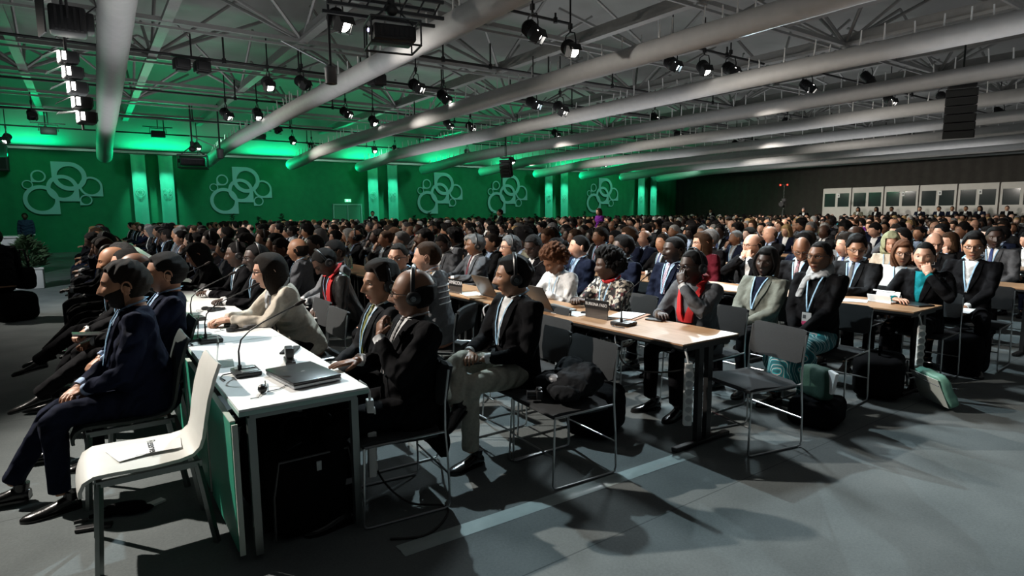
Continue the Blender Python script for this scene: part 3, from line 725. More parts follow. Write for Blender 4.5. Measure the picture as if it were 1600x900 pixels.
# wall speaker box far left, shrubs along the wall
g = G(); g.box((0, 0, 0), (1.1, .5, 1.05), 0, None, .04); g.box((0, -.26, .02), (.95, .02, .88), 1); g.cyl((0, .1, .5), (0, .1, 1.1), .02)
ob = g.build('wall_speaker', [M_PLB, mat('speaker_mesh', (.014, .015, .015), .9)], None, False); ob.location = (-2.95, HY1-.55, 3.95); tag(ob, 'black speaker box high on the green wall at far left of view', 'speaker')
M_LEAF = mat('dark_foliage', (.010, .045, .018), .7, noise=.4, nscale=20); M_LEAF2 = mat('fern_foliage', (.035, .075, .03), .7, noise=.4, nscale=18); M_POT = mat('pot_dark', (.03, .03, .03), .6)
def shrub(x, y, h, r, label, leaf, potm, n=340, pot=.28, group=None, cone=True, potsq=False):
    t = thing('potted_shrub', label, 'plant', (x, y, 0), 0, group); g = G()
    if potsq: g.box((0, 0, .22), (.50, .50, .44), 0, None, .02); g.box((0, 0, .45), (.54, .54, .04)); pot = .45
    else: g.lathe([(.12, 0), (.17, pot), (.18, pot), (.18, pot+.02), (.15, pot+.01)], 14)
    g.build('pot', potm, t); g = G(); g.tube([(0, 0, pot-.05), (0.01, 0, pot+(h-pot)*.85)], [.02, .008], 6); g.build('stem', mat('bark', (.05, .03, .02), .9), t)
    r_ = np.random.default_rng(int(abs(x)*100)+3); v = []; f = []
    for i in range(n):
        u = r_.random(); z = pot+.02+(h-pot)*u; rad = r*((1-u)*.95+.08 if cone else math.sin(PI*min(1, u*.8+.22)))*math.sqrt(r_.random()); a = r_.random()*6.28
        c = np.array([rad*math.cos(a), rad*math.sin(a), z]); d = np.array([math.cos(a), math.sin(a), r_.uniform(-.2, 1.0)]); d /= np.linalg.norm(d); L = .09+.09*r_.random(); w_ = .014+.014*r_.random()
        s_ = np.cross(d, r_.normal(size=3)); s_ /= np.linalg.norm(s_); k = len(v); v += [c-d*L*.3, c+s_*w_, c+d*L, c-s_*w_]; f += [(k, k+1, k+2), (k, k+2, k+3)]
    mkobj('foliage', np.array(v), f, leaf, t, False); return t
for i, px in enumerate((5.9, 7.1, 8.2, 15.7, 16.7, 19.7, 21.1, 24.6, 29.0, 30.3)):
    shrub(px, HY1-.9, 1.45 if i % 2 else 1.6, .34, 'small dark conical shrub against the green wall, %s from the left' % nth(i+1), M_LEAF, M_POT, 200, .3, 'dark shrubs along the green wall')
shrub(-1.12, 17.1, 1.12, .36, 'bushy green fern in a pale square planter beside the white podium', M_LEAF2, mat('planter_white', (.5, .5, .5), .6), 900, .45, None, False, True)
g = G(); g.box((0, 0, .52), (1.5, .7, 1.04), 0, None, .02); g.box((0, 0, 1.06), (1.6, .8, .05), 0, None, .01); g.box((0, -.37, .55), (1.2, .02, .7), 1)
ob = g.build('podium', [mat('podium_white', (.55, .56, .56), .5), mat('podium_panel', (.46, .47, .47), .5)], None, False); ob.location = (-2.25, 20.6, 0); tag(ob, 'white box podium at the left edge of view behind the fern planter', 'podium')
# ---- interpreters' booths on a platform along the right wall
M_BOOTH = mat('booth_panel', (.62, .59, .56), .7, noise=.04, nscale=5); M_GLASSD = mat('booth_glass', (.02, .03, .03), .08, spec=.6)
g = G(); g.box((38.5, 14.8, .42), (2.4, 12.6, .84), 0); g.box((37.28, 14.8, .80), (.06, 12.6, .08), 1); ob = g.build('platform', [M_DARKWALL, M_ALU], None, False); tag(ob, 'long dark platform carrying the row of interpreter booths', 'platform')
for i, (ya, yb) in enumerate(((18.0, 19.7), (16.2, 17.95), (14.4, 16.15), (12.6, 14.35), (10.8, 12.55), (9.0, 10.75))):
    yc = (ya+yb)/2; W = yb-ya; t = thing('interpreter_booth', '%s pale interpreter booth with dark windows, counted from the left along the right wall' % ordn[i], 'booth', (38.6, yc, .84), 0, 'interpreter booths')
    g = G(); g.box((.05, 0, 2.04), (1.7, W-.02, .06)); g.box((0, -W/2+.03, 1.02), (1.7, .04, 2.04)); g.box((0, W/2-.03, 1.02), (1.7, .04, 2.04)); g.box((-.84, 0, .47), (.04, W-.02, .94)); g.box((-.84, 0, 1.90), (.04, W-.02, .30))
    for u in (-.5, -.0, .5): g.box((-.84, u*(W-.12), 1.35), (.045, .10 if u else .14, .9))
    g.box((.82, 0, 1.02), (.04, W-.02, 2.04)); g.build('shell', M_BOOTH, t, False)
    for u in (-.25, .25):
        g = G(); g.box((-.83, u*(W-.1), 1.35), (.012, (W-.3)/2, .84)); g.build('window', M_GLASSD, t, False)
    if i % 2 == 0 or i == 3:
        g = G(); g.box((-.865, -.1, 1.62), (.01, .16, .24)); g.box((-.872, -.1, 1.62), (.01, .06, .10), 1); g.build('number_card', [M_PAPER, M_PLG], t, False)
# ================================================================ LIGHTING RIG
M_BLK = mat('rig_black', (.012, .012, .013), .5); M_CAGE = mat('rig_steel', (.035, .037, .04), .5, .3)
M_LIT = mat('lamp_lens_lit', (1, 1, 1), .3, emit=(1, .97, .90), estr=14); M_LITC = mat('lamp_lens_lit_cool', (1, 1, 1), .3, emit=(.75, .93, 1), estr=11); M_UNLIT = mat('lamp_lens_dark', (.05, .05, .06), .1)
def bar(x0, x1, y, z, label, rods=()):
    t = thing('lighting_bar', label, 'lighting bar', (0, y, 0), 0, 'black lighting bars'); g = G(); g.cyl((x0, 0, z), (x1, 0, z), .030, 10); g.build('pipe', M_BLK, t)
    for x in rods: g = G(); g.cyl((x, 0, z), (x, 0, ZB+.05), .022, 8); g.cyl((x, 0, z-.05), (x, 0, z+.06), .045, 10); g.build('drop_rod', M_BLK, t)
    return t
bars = [(-4, 9.0, 15.6, 5.12, (.6, 2.9, 4.6, 6.2, 8.6)), (-4, 11, 20.2, 5.1, (1, 4, 7, 10)), (-4, 14, 25.3, 5.05, (0, 3.5, 7, 10.5)), (-4, 16, 29.8, 5.0, (-1, 3, 6, 9, 12, 15)),
        (6.4, 14.5, 12.6, 5.1, (7.0, 8.3, 10.1, 12.4)), (6.4, 8.6, 10.0, 5.5, (7.0, 8.2)), (11.0, 15, 9.6, 5.45, (11.6, 13.4)), (10, 22, 15.6, 5.1, (11, 13.5, 16, 19)), (11, 24, 20.8, 5.1, (12, 15, 18, 22)), (16, 30, 9.2, 5.4, (17, 20, 23, 27)), (16, 36, 13.4, 5.3, (18, 22, 26, 31)), (22, 38, 18.4, 5.2, (24, 28, 32)), (16, 34, 26, 5.0, (18, 23, 28))]
for i, (a, b, y, z, rods) in enumerate(bars): bar(a, b, y, z, 'thin black lighting bar under the roof, %s' % (['far left', 'left', 'left of centre', 'centre left over the wall', 'centre', 'upper centre', 'upper right of centre', 'centre right', 'right of centre far back', 'right', 'far right', 'far right back', 'back right'][i]), rods)
def make_lamp(lit):
    t = thing('stage_light', 'x', 'stage light'); 
    g = G(); g.tube([(0, 0, 0), (0, 0, -.10)], .02, 8); g.box((0, 0, .0), (.06, .06, .10)); g.build('clamp', M_BLK, t)
    g = G(); g.tube([(0, -.15, -.42), (0, -.155, -.28), (0, -.12, -.14), (0, 0, -.10), (0, .12, -.14), (0, .155, -.28), (0, .15, -.42)], .013, 6); g.build('yoke', M_BLK, t)
    b = thing('head', None, None); b.parent = t; b.location = (0, 0, -.40)
    g = G(); g.lathe([(.07, -.20), (.10, -.19), (.125, -.10), (.13, .02), (.14, .10), (.14, .13), (.12, .13)], 20); 
    for q in range(5): g.lathe([(.128, -.14+.035*q), (.142, -.135+.035*q), (.128, -.13+.035*q)], 20)
    hs = g.build('housing', M_BLK, b); g = G(); g.lathe([(.118, .131), (.10, .138), (.01, .142)], 20); g.build('lens', lit, b)
    return t, b
def door_flaps(b):
    for k in range(4):
        a = k*PI/2; M = Matrix.Rotation(a, 4, 'Z')@Matrix.Translation((.14, 0, .13))@Matrix.Rotation(math.radians(-28), 4, 'Y')
        g = G(); g.box((0, 0, .075), (.006, .24 if k % 2 else .20, .15), 0, M); g.build('barn_door', M_BLK, b, False)
protoL = {}
for nm, m in (('warm', M_LIT), ('cool', M_LITC), ('off', M_UNLIT)):
    t, b = make_lamp(m); door_flaps(b); protoL[nm] = [t, b, False]
LW = [(530, 30, 9, 'warm'), (419, 130, 15.6, 'warm'), (472, 128, 15.6, 'off'), (353, 177, 20.2, 'warm'), (402, 177, 20.2, 'warm'), (832, 47, 8.6, 'warm'), (891, 75, 8.8, 'warm'), (1050, 98, 9.6, 'cool'), (1100, 105, 9.3, 'warm'), (693, 150, 15.2, 'warm'), (650, 133, 14.2, 'warm'), (833, 160, 13, 'cool'), (875, 168, 12.6, 'warm'), (583, 188, 20.2, 'warm'), (540, 175, 19.6, 'warm'), (457, 218, 29.2, 'warm'), (487, 228, 29.8, 'off'), (585, 233, 29.8, 'warm'), (617, 232, 29.8, 'warm'), (700, 193, 20.6, 'warm'), (735, 197, 20.4, 'warm'), (1023, 183, 15.6, 'warm'), (868, 208, 20.8, 'warm'), (730, 237, 29.0, 'off'), (1261, 133, 9.2, 'warm'), (1390, 155, 9.2, 'warm'), (1473, 151, 8.4, 'warm'), (1561, 174, 8, 'cool'), (1230, 190, 13.4, 'warm'), (1150, 224, 18.4, 'warm'), (10, 215, 29.8, 'warm'), (308, 228, 29.8, 'warm'), (50, 178, 25.3, 'off'), (433, 200, 25.3, 'off'), (1141, 107, 9.2, 'warm'), (1060, 210, 18.4, 'warm'), (800, 250, 26, 'warm'), (945, 255, 26, 'warm'), (1355, 120, 9.2, 'off')]
def ray_at_y(px, py, Y):
    d = cf+r2*((px-800)/FPX)+u2*((450-py)/FPX); return Vector((0, 0, CAMH))+d*(Y/d.y)
LWs = sorted(LW)
for i, (px, py, Y, kind) in enumerate(LWs):
    p = ray_at_y(px, py, Y); T0 = protoL[kind]
    c = T0[0] if not T0[2] else dup(T0[0]); T0[2] = True
    c.location = (p.x, p.y, p.z+.38); aim = Vector((p.x+random.uniform(-2.4, 2.8) - (1.0 if px > 800 else -.2), p.y-random.uniform(4.0, 7.0), .6)); d = (aim-Vector(p)).normalized()
    hd = [q for q in c.children if q.name.startswith('head')][0]; hd.rotation_euler = d.to_track_quat('Z', 'Y').to_euler()
    c.scale = (1.0,)*3; c['group'] = 'stage lights under the roof'
    c['label'] = 'black stage light %s under the roof, %s counted from the left' % ('glowing white' if kind == 'warm' else 'glowing bluish' if kind == 'cool' else 'switched off', nth(i+1))
    g = G(); top = ZB+.05; L = top-(p.z+.38)
    if L > .05: g.cyl((0, 0, 0), (0, 0, L), .016, 8); g.build('drop_rod', M_BLK, c)
# short bars and pairs of small black loudspeakers
for i, (px, py, Y) in enumerate(((300, 103, 15.5), (575, 123, 12.6))):
    p = ray_at_y(px, py, Y); t = thing('twin_spotlight', 'pair of dark box lamps side by side on the bar, %s of the two pairs' % ('left' if i == 0 else 'right'), 'stage light', p, .1); 
    for s in (-1, 1):
        g = G(); g.box((s*.21, 0, 0), (.32, .30, .24), 0, None, .03); g.box((s*.21, -.17, 0), (.26, .06, .18), 0, None, .02); g.box((s*.21, .0, -.13), (.2, .2, .03)); g.build('lamp_housing', M_BLK, t)
    g = G(); g.box((0, 0, .17), (.8, .05, .05)); g.cyl((0, 0, .17), (0, 0, 5.6-p.z), .018); g.build('bracket', M_BLK, t)
for i, (px, py, Y) in enumerate(((76, 205, 29.8), (247, 210, 29.8), (405, 214, 29.8))):
    p = ray_at_y(px, py, Y); t = thing('box_floodlight', 'small dark box floodlight hung on thin bar near green wall, %s of three' % ['leftmost', 'middle', 'rightmost'][i], 'stage light', p); g = G(); g.box((0, 0, 0), (.52, .3, .28), 0, None, .03); g.build('lamp_housing', M_BLK, t)
    g = G(); g.tube([(-.3, 0, 0), (-.3, 0, .25), (.3, 0, .25), (.3, 0, 0)], .018, 6); g.cyl((0, 0, .25), (0, 0, 5.6-p.z), .018); g.box((0, 0, .30), (1.1, .04, .04)); g.build('bracket', M_BLK, t)
# caged projectors
def projector(px, py, Y, sc, label, lit=True):
    p = ray_at_y(px, py, Y); t = thing('caged_projector', label, 'projector', p, math.radians(-12)); t.scale = (sc,)*3
    g = G(); g.box((0, 0, 0), (.86, .62, .30), 0, None, .04); g.box((0, -.32, 0), (.7, .02, .2))
    for q in range(7): g.box((-.3+q*.1, -.335, 0), (.05, .015, .16))
    g.build('projector_body', M_BLK, t); g = G(); g.cyl((-.44, -.12, .03), (-.50, -.12, .03), .085, 18); ln = g.build('lens_barrel', M_BLK, t)
    if lit: g = G(); g.cyl((-.505, -.12, .03), (-.52, -.12, .03), .035, 14); g.build('lens', mat('projector_lens_lit', (1, 1, 1), .2, emit=(.55, .5, 1), estr=9), ln)
    g = G()
    for z in (-.24, .24):
        r_ = [(-.5, -.4, z), (.5, -.4, z), (.5, .4, z), (-.5, .4, z), (-.5, -.4, z)]
        for a, b in zip(r_[:-1], r_[1:]): g.cyl(a, b, .022, 8)
    for a in (-.5, .5):
        for b in (-.4, .4): g.cyl((a, b, -.24), (a, b, .24), .018, 8)
    for a in (-.5, .5): g.cyl((a*.9, 0, .24), (0, 0, .62), .02, 8)
    g.build('cage', M_CAGE, t); g = G(); g.cyl((0, 0, .45), (0, 0, .78), .07, 12); g.ell((0, 0, .50), (.13, .13, .12), 12); g.cyl((0, 0, .7), (0, 0, (5.6-p.z)/sc), .03); g.tube([(.16, 0, .3), (.2, 0, .5), (.18, .05, .75), (.14, .05, .8)], .012, 6); g.build('mount', M_BLK, t)
projector(613, 56, 7.4, .62, 'large black projector in a tube cage hanging over the centre left duct')
projector(302, 253, 25.3, .95, 'black caged projector hanging low in front of the green wall near second duct end', False)
g = G(); p = ray_at_y(600, 8, 7.6)
for dy in (-.18, .18):
    g.box((0, dy, .08), (1.5, .04, .04)); g.box((0, dy, -.12), (1.5, .04, .04))
for q in range(7): g.cyl((-.72+q*.22, -.18, -.12), (-.61+q*.22, -.18, .08), .012, 6)
g.cyl((0, 0, .08), (0, 0, 5.6-p.z), .02)
ob = g.build('truss_bar', M_CAGE, None, False); ob.location = p; ob.rotation_euler = (0, 0, -.15); tag(ob, 'short steel lattice bar above the large caged projector', 'truss')
# line arrays of loudspeakers
def line_array(px, py, Y, n, w, h, d, label, curve, rz, lead=True):
    p = ray_at_y(px, py, Y); t = thing('line_array', label, 'loudspeaker', p, rz); a = 0; c = Vector((0, 0, 0))
    g = G(); g.box((0, 0, .10), (d*.9, w*.9, .06)); g.cyl((0, 0, .1), (0, 0, 5.6-p.z), .02); g.cyl((.1, 0, .1), (.1, 0, 5.6-p.z), .012); g.build('flying_frame', M_BLK, t)
    for i in range(n):
        M = Matrix.Translation(c)@Matrix.Rotation(a, 4, 'Y'); g = G(); g.prism([(-d/2, -w*.38), (d/2, -w/2), (d/2, w/2), (-d/2, w*.38)], -h+.01, 0, 0, M); g.box((d/2+.005, 0, -h/2), (.02, w*.92, h*.8), 1, M)
        for s in (-1, 1): g.box((0, s*w*.46, -h/2), (.10, .02, h*.9), 1, M)
        g.build('speaker_cabinet', [M_BLK, MATS['speaker_mesh']], t, False); c = c+(Matrix.Rotation(a, 3, 'Y')@Vector((0, 0, -h))); a += curve
# the left column: big fresnel lamp above a bank of lit lamps
line_array(1503, 141, 5.8, 6, .62, .18, .45, 'black column of loudspeakers hanging at right between the air ducts', .06, math.radians(200))
line_array(791, 250, 21.8, 6, .50, .12, .36, 'curved black column of loudspeakers hanging before the fourth wall logo', .075, math.radians(205))
p = ray_at_y(106, 34, 10.5); t = thing('studio_lamp', 'large black studio lamp with barn door hanging at upper left beside first duct', 'stage light', p, math.radians(180))
g = G(); g.box((0, 0, 0), (.42, .34, .36), 0, None, .04); g.box((-.24, 0, 0), (.12, .26, .26), 0, None, .03)
for q in range(5): g.box((-.15+q*.07, .18, 0), (.03, .03, .3))
g.build('lamp_housing', M_BLK, t); g = G(); g.box((.30, .0, .02), (.02, .36, .50), 0, Matrix.Rotation(.25, 4, 'Z')); g.box((.26, -.02, .26), (.2, .34, .02)); g.build('barn_door', M_BLK, t, False)
g = G(); g.tube([(0, -.22, 0), (0, -.23, .2), (0, -.1, .34), (0, 0, .36), (0, .1, .34), (0, .23, .2), (0, .22, 0)], .018, 6); g.cyl((0, 0, .36), (0, 0, 5.6-p.z), .025); g.tube([(-.2, -.1, .15), (-.34, -.1, .28), (-.3, 0, .5), (-.05, 0, .55)], .012, 6); g.build('yoke', M_BLK, t)
p = ray_at_y(93, 78, 12.6); t = thing('lamp_bank', 'slanting stack of glowing lamps with metal flaps hanging left of the first duct', 'stage light', p, math.radians(8))
c = Vector((0, 0, 0)); g = G(); g.cyl((.08, 0, -.1), (.08, 0, 5.6-p.z), .022); g.tube([(.12, 0, 0), (.17, .05, -.4), (.20, .05, -.8), (.23, .05, -1.25)], .02, 6); g.build('pole', M_BLK, t)
for i in range(5):
    z = -.12-.235*i; x = .03+.045*i; M = Matrix.Translation((x+.07, 0, z)); g = G(); g.box((0, 0, 0), (.26, .34, .20), 0, M, .03); g.box((.11, 0, .02), (.07, .24, .14), 0, M); cab = g.build('lamp_housing', M_BLK, t)
    g = G(); g.box((-.135, -.09, 0), (.016, .19, .15), 0, M); g.box((-.07, -.172, .01), (.05, .012, .13), 0, M); g.build('lens', M_LIT, cab, False)
    MM = Matrix.Translation((x-.06, 0, z+.10))@Matrix.Rotation(-.55 if i < 4 else -.2, 4, 'Y'); g = G(); g.box((-.13, 0, 0), (.26, .32, .008), 0, MM); g.build('flap', M_BLK if i < 4 else mat('flap_painted_highlight', (.75, .75, .75), .3, .5), cab, False)  # lowest flap gets a pale copy of the material, painting in its highlight
# cylinders on vertical poles with a slanting stay
for i, (px, py, Y) in enumerate(((517, 118, 9.0), (344, 240, 25.8))):
    p = ray_at_y(px, py, Y); s = 1.0 if i == 0 else 1.5; t = thing('hanging_camera', 'dark cylinder on long vertical pole with slanting silver stay, %s' % ('nearer one above second duct' if i == 0 else 'farther one at second duct end'), 'camera', p); t.scale = (s,)*3
    g = G(); g.lathe([(.05, -.13), (.085, -.12), (.09, .08), (.10, .10), (.06, .13)], 16); g.build('cylinder', M_PLG, t); g = G(); g.cyl((0, 0, .1), (0, 0, (5.8-p.z)/s), .02); g.build('pole', M_CAGE, t)
    g = G(); g.cyl((-.02, 0, .14), (-.66, .1, .42), .012); g.build('stay', M_CHR, t)
# ================================================================ FURNITURE
M_SEAT = mat('charcoal_upholstery', (.024, .026, .028), .9, bump=.4, bscale=420, noise=.1, nscale=90); M_WHSHELL = mat('white_shell', (.66, .66, .62), .5, noise=.03, nscale=12, bump=.04, bscale=150)
M_DKSHELL = mat('dark_shell', (.02, .03, .028), .5); M_LEGM = mat('satin_steel', (.20, .225, .22), .35, .8)
M_WTOP = mat('white_laminate', (.80, .80, .79), .45, noise=.02, nscale=6); M_WEDGE = mat('pale_teal_edge', (.34, .52, .47), .5); M_GPAN = mat('green_panel', (.015, .26, .16), .55, noise=.05, nscale=8); M_GPANE = mat('pale_panel_edge', (.5, .58, .52), .6)
M_BLEG = mat('black_leg', (.010, .010, .010), .45); M_CABLE = mat('black_cable', (.010, .010, .010), .5); M_WCABLE = mat('white_cable', (.75, .75, .75), .5)
def wood():
    m = bpy.data.materials.new('beech_laminate'); m.use_nodes = True; nt = m.node_tree; b = nt.nodes['Principled BSDF']; b.inputs['Roughness'].default_value = .42; L = nt.links.new
    tc = nt.nodes.new('ShaderNodeTexCoord'); mp = nt.nodes.new('ShaderNodeMapping'); mp.inputs['Scale'].default_value = (26, 1.6, 20); L(tc.outputs['Object'], mp.inputs['Vector'])
    n = nt.nodes.new('ShaderNodeTexNoise'); n.inputs['Scale'].default_value = 3; n.inputs['Detail'].default_value = 6; L(mp.outputs[0], n.inputs['Vector'])
    r = nt.nodes.new('ShaderNodeValToRGB'); r.color_ramp.elements[0].position = .3; r.color_ramp.elements[0].color = (.34, .175, .085, 1); r.color_ramp.elements[1].position = .7; r.color_ramp.elements[1].color = (.50, .29, .155, 1); L(n.outputs['Fac'], r.inputs['Fac']); L(r.outputs['Color'], b.inputs['Base Color']); return m
M_WOOD = wood(); M_WOODE = mat('wood_edge', (.30, .15, .07), .5)
def make_grey_chair():
    t = thing('grey_chair', 'x', 'chair')
    def slab(pts, w, th, name, m, cornered=.05, crown=0):
        # profile pts (x,z) swept across y with rounded corners
        n = 16; v = []; k = len(pts); f = []
        for side in (0, 1):
            for j, (x, z) in enumerate(pts):
                e = min(j, k-1-j)/(k-1)*2; ww = w/2-cornered*(1-min(1, e*3.2))**2
                for i in range(n+1):
                    y = -ww+2*ww*i/n; a = Vector(pts[min(j+1, k-1)])-Vector(pts[max(j-1, 0)]); nn = Vector((-a[1], a[0])).normalized(); q = crown*(1-(2*i/n-1)**2)
                    v.append((x+nn[0]*(side*th)+nn[0]*q, y, z+nn[1]*(side*th)+nn[1]*q))
        W = n+1; B = k*W
        for j in range(k-1):
            for i in range(n): q = (j*W+i, j*W+i+1, (j+1)*W+i+1, (j+1)*W+i); f += [q, tuple(B+a for a in q[::-1])]
            for i in (0, n): f.append((j*W+i, (j+1)*W+i, B+(j+1)*W+i, B+j*W+i))
        for i in range(n):
            for j in (0, k-1): f.append((j*W+i, j*W+i+1, B+j*W+i+1, B+j*W+i))
        return mkobj(name, np.array(v), f, m, t)
    slab([(.235, .432), (.225, .445), (.18, .452), (.10, .450), (0, .442), (-.10, .437), (-.18, .44), (-.205, .448)], .46, .028, 'seat', M_SEAT, .05, -.004)
    slab([(-.212, .572), (-.216, .59), (-.222, .64), (-.232, .69), (-.246, .75), (-.256, .79), (-.260, .802)], .46, .024, 'backrest', M_SEAT, .035, -.012)
    g = G(); 
    g.box((0.01, 0, .428), (.42, .42, .012)); g.build('seat_pan', M_PLB, t, False)
    for s in (-1, 1):
        g = G(); g.tube([(.215, s*.235, .425), (.225, s*.24, .20), (.235, s*.245, .03), (.225, s*.245, .012), (.205, s*.245, .008), (-.20, s*.245, .008), (-.228, s*.245, .012), (-.238, s*.245, .04), (-.235, s*.242, .25), (-.222, s*.238, .45), (-.225, s*.237, .60), (-.25, s*.236, .77)], .0065, 8); g.tube([(.215, s*.235, .428), (-.222, s*.237, .435)], .0065, 8); g.build('side_frame', M_CHR, t)
    g = G(); g.cyl((.228, -.24, .20), (.228, .24, .20), .0055, 8); g.build('crossbar', M_CHR, t); g = G(); g.cyl((-.234, -.243, .20), (-.234, .243, .20), .0055, 8); g.build('crossbar', M_CHR, t)
    return t
def make_shell_chair(m, legm):
    t = thing('shell_chair', 'x', 'chair'); pr = [(.262, .375), (.262, .405), (.248, .435), (.215, .452), (.15, .452), (0, .445), (-.12, .446), (-.18, .458), (-.215, .49), (-.232, .54), (-.245, .62), (-.265, .72), (-.295, .82), (-.315, .865), (-.325, .880)]
    n = 20; v = []; f = []; k = len(pr)
    for side in (0, 1):
        for j, (x, z) in enumerate(pr):
            ww = .215 if j < k-2 else (.205 if j == k-2 else .185)
            if j == 0: ww = .20
            ww -= .018*math.sin(PI*min(1, max(0, (j-5)/5)))
            a = Vector(pr[min(j+1, k-1)])-Vector(pr[max(j-1, 0)]); nn = Vector((-a[1], a[0])).normalized()
            for i in range(n+1):
                u = 2*i/n-1; q = -.010*(1-u*u); v.append((x+nn[0]*(q-side*.016), ww*u, z+nn[1]*(-q*-1-side*.016)))
    W = n+1; B = k*W
    for j in range(k-1):
        for i in range(n): q = (j*W+i, j*W+i+1, (j+1)*W+i+1, (j+1)*W+i); f += [q, tuple(B+a for a in q[::-1])]
        for i in (0, n): f.append((j*W+i, (j+1)*W+i, B+(j+1)*W+i, B+j*W+i))
    for i in range(n):
        for j in (0, k-1): f.append((j*W+i, j*W+i+1, B+j*W+i+1, B+j*W+i))
    mkobj('seat_shell', np.array(v), f, m, t)
    g = G()
    for s in (-1, 1): g.box((.0, s*.19, .418), (.42, .022, .028))
    for x in (-.19, .20): g.box((x, 0, .418), (.022, .38, .028))
    g.build('frame', legm, t, False)
    for x in (.20, -.19):
        for s in (-1, 1):
            dx = .03 if x > 0 else -.06; g = G(); g.add(*tube([(x, s*.19, .42), (x+dx, s*.20, 0)], .017, 4)); g.build('leg', legm, t, False)
    return t
def make_table(top, edge, leg, panel=False, L=1.58, W=.60, name='conference_table', strip=None):
    """local: long axis y from 0 to L, x from 0 to W"""
    t = thing(name, 'x', 'table'); g = G(); g.box((W/2, L/2, .735), (W-.004, L-.006, .022)); g.box((W/2, L/2, .725), (W, L-.002, .020), 1); g.build('tabletop', [top, edge], t, False)
    g = G(); g.box((W/2, L/2, .695), (W*.7, L-.2, .03)); g.build('under_frame', M_BLEG, t, False)
    for yy in (.06, L-.06):
        for xx in ((.06, W-.06) if panel else (W*.5-.05, W*.5+.05)): g = G(); g.box((xx, yy, .36), (.035 if panel else .05, .035, .66)); g.build('leg', leg, t, False)
        if not panel: g = G(); g.box((W/2, yy, .018), (W-.02, .05, .03), 0, None, .008); g.build('foot', leg, t, False)
        g = G(); g.box((W/2, yy, .70), (W-.1, .05, .03)); g.build('crossrail', leg, t, False)
    if panel:
        for k in range(2): g = G(); g.box((-.012, L*.25+.04+k*L*.5, .36), (.022, L*.5-.10, .62), 0); g.box((-.012, L*.25+.04+k*L*.5, .672), (.024, L*.5-.10, .006), 1); g.box((-.012, .048+k*(L*.5), .36), (.024, .012, .62), 1); g.build('front_panel', [M_GPAN, M_GPANE], t, False)
    return t
WT = make_table(M_WTOP, M_WEDGE, M_LEGM, True, name='white_table'); BT = make_table(M_WOOD, M_BLEG, M_BLEG, False)
usedW = usedB = False; wo = ['nearest', 'second', 'third', 'fourth', 'fifth', 'sixth', 'seventh', 'eighth', 'ninth', 'tenth', 'eleventh', 'twelfth']
for i in range(12):
    c = WT if i == 0 else dup(WT); c.location = (.48, 2.77+1.59*i+(.0 if i < 4 else .25), 0); c['label'] = 'white-topped table with green front panels, %s in the front row' % wo[i]; c['group'] = 'white tables in the front row'
rowname = ['', 'second', 'third', 'fourth', 'fifth', 'sixth', 'seventh']
ROWX = [.48]+[3.06+2.53*k for k in range(14)]
first = True
for r_ in range(1, 6):
    for i in range(9 if r_ < 3 else 6):
        c = BT if first else dup(BT); first = False; c.location = (ROWX[r_]+(.0 if r_ > 1 else .01), (2.45, 2.10, 2.0, 2.0, 2.0)[r_-1]+1.59*i, 0); c['label'] = 'beech-topped table with black legs, %s from the aisle end of %s table row' % (wo[i], rowname[r_]); c['group'] = 'wooden tables'
SEAT_GC = make_grey_chair(); SHELL_W = make_shell_chair(M_WHSHELL, M_LEGM); SHELL_D = make_shell_chair(M_DKSHELL, M_LEGM)
_gc = [0]; _sd = [0]
def grey_chair(x, y, rz, label, group='charcoal sled chairs'):
    c = SEAT_GC if _gc[0] == 0 else dup(SEAT_GC); _gc[0] += 1; c.location = (x, y, 0); c.rotation_euler = (0, 0, math.radians(rz)); c['label'] = label; c['group'] = group; return c
def dark_chair(x, y, rz, label):
    c = SHELL_D if _sd[0] == 0 else dup(SHELL_D); _sd[0] += 1; c.location = (x, y, 0); c.rotation_euler = (0, 0, math.radians(rz)); c['label'] = label; c['group'] = 'dark shell chairs of the front row'; return c
SHELL_W.location = (.155, 3.31, 0); SHELL_W.rotation_euler = (0, 0, PI); SHELL_W['label'] = 'empty white shell chair with reserved paper on seat, beside the front table'
# empty chairs one sees
grey_chair(2.33, 2.78, 176, 'empty charcoal chair heaped with a dark coat and camera behind front row')
grey_chair(3.68, 2.36, 168, 'empty charcoal chair at the aisle end of the second table row')
grey_chair(1.62, 4.30, 180, 'empty charcoal chair directly left of the person with olive tie')
grey_chair(2.95, 3.95, 178, 'empty charcoal chair left of the blazer person with headphones, tucked before wood table')
grey_chair(2.62, 3.55, 178, 'empty charcoal chair draped with pale cloth behind the person in headphones and blazer')
# ---- paper on the white chair
t = thing('reserved_paper', 'two white paper sheets marked Reserved lying on white chair seat', 'paper', (.13, 3.30, .4800), math.radians(8))
g = G(); g.box((-.055, .01, .0), (.13, .19, .0012), 0, Matrix.Rotation(.12, 4, 'Z')); g.build('sheet', M_PAPER, t, False)
g = G(); g.box((.075, -.005, .0016), (.19, .15, .0012), 0, Matrix.Rotation(-.22, 4, 'Z')); s_ = g.build('sheet', M_PAPER, t, False)
text_obj('handwriting', 'Reserved', .052, Matrix.Translation((.045, -.01, .0036))@Matrix.Rotation(math.radians(-98), 4, 'Z'), mat('ink', (.01, .01, .01), .6), s_, .0003)
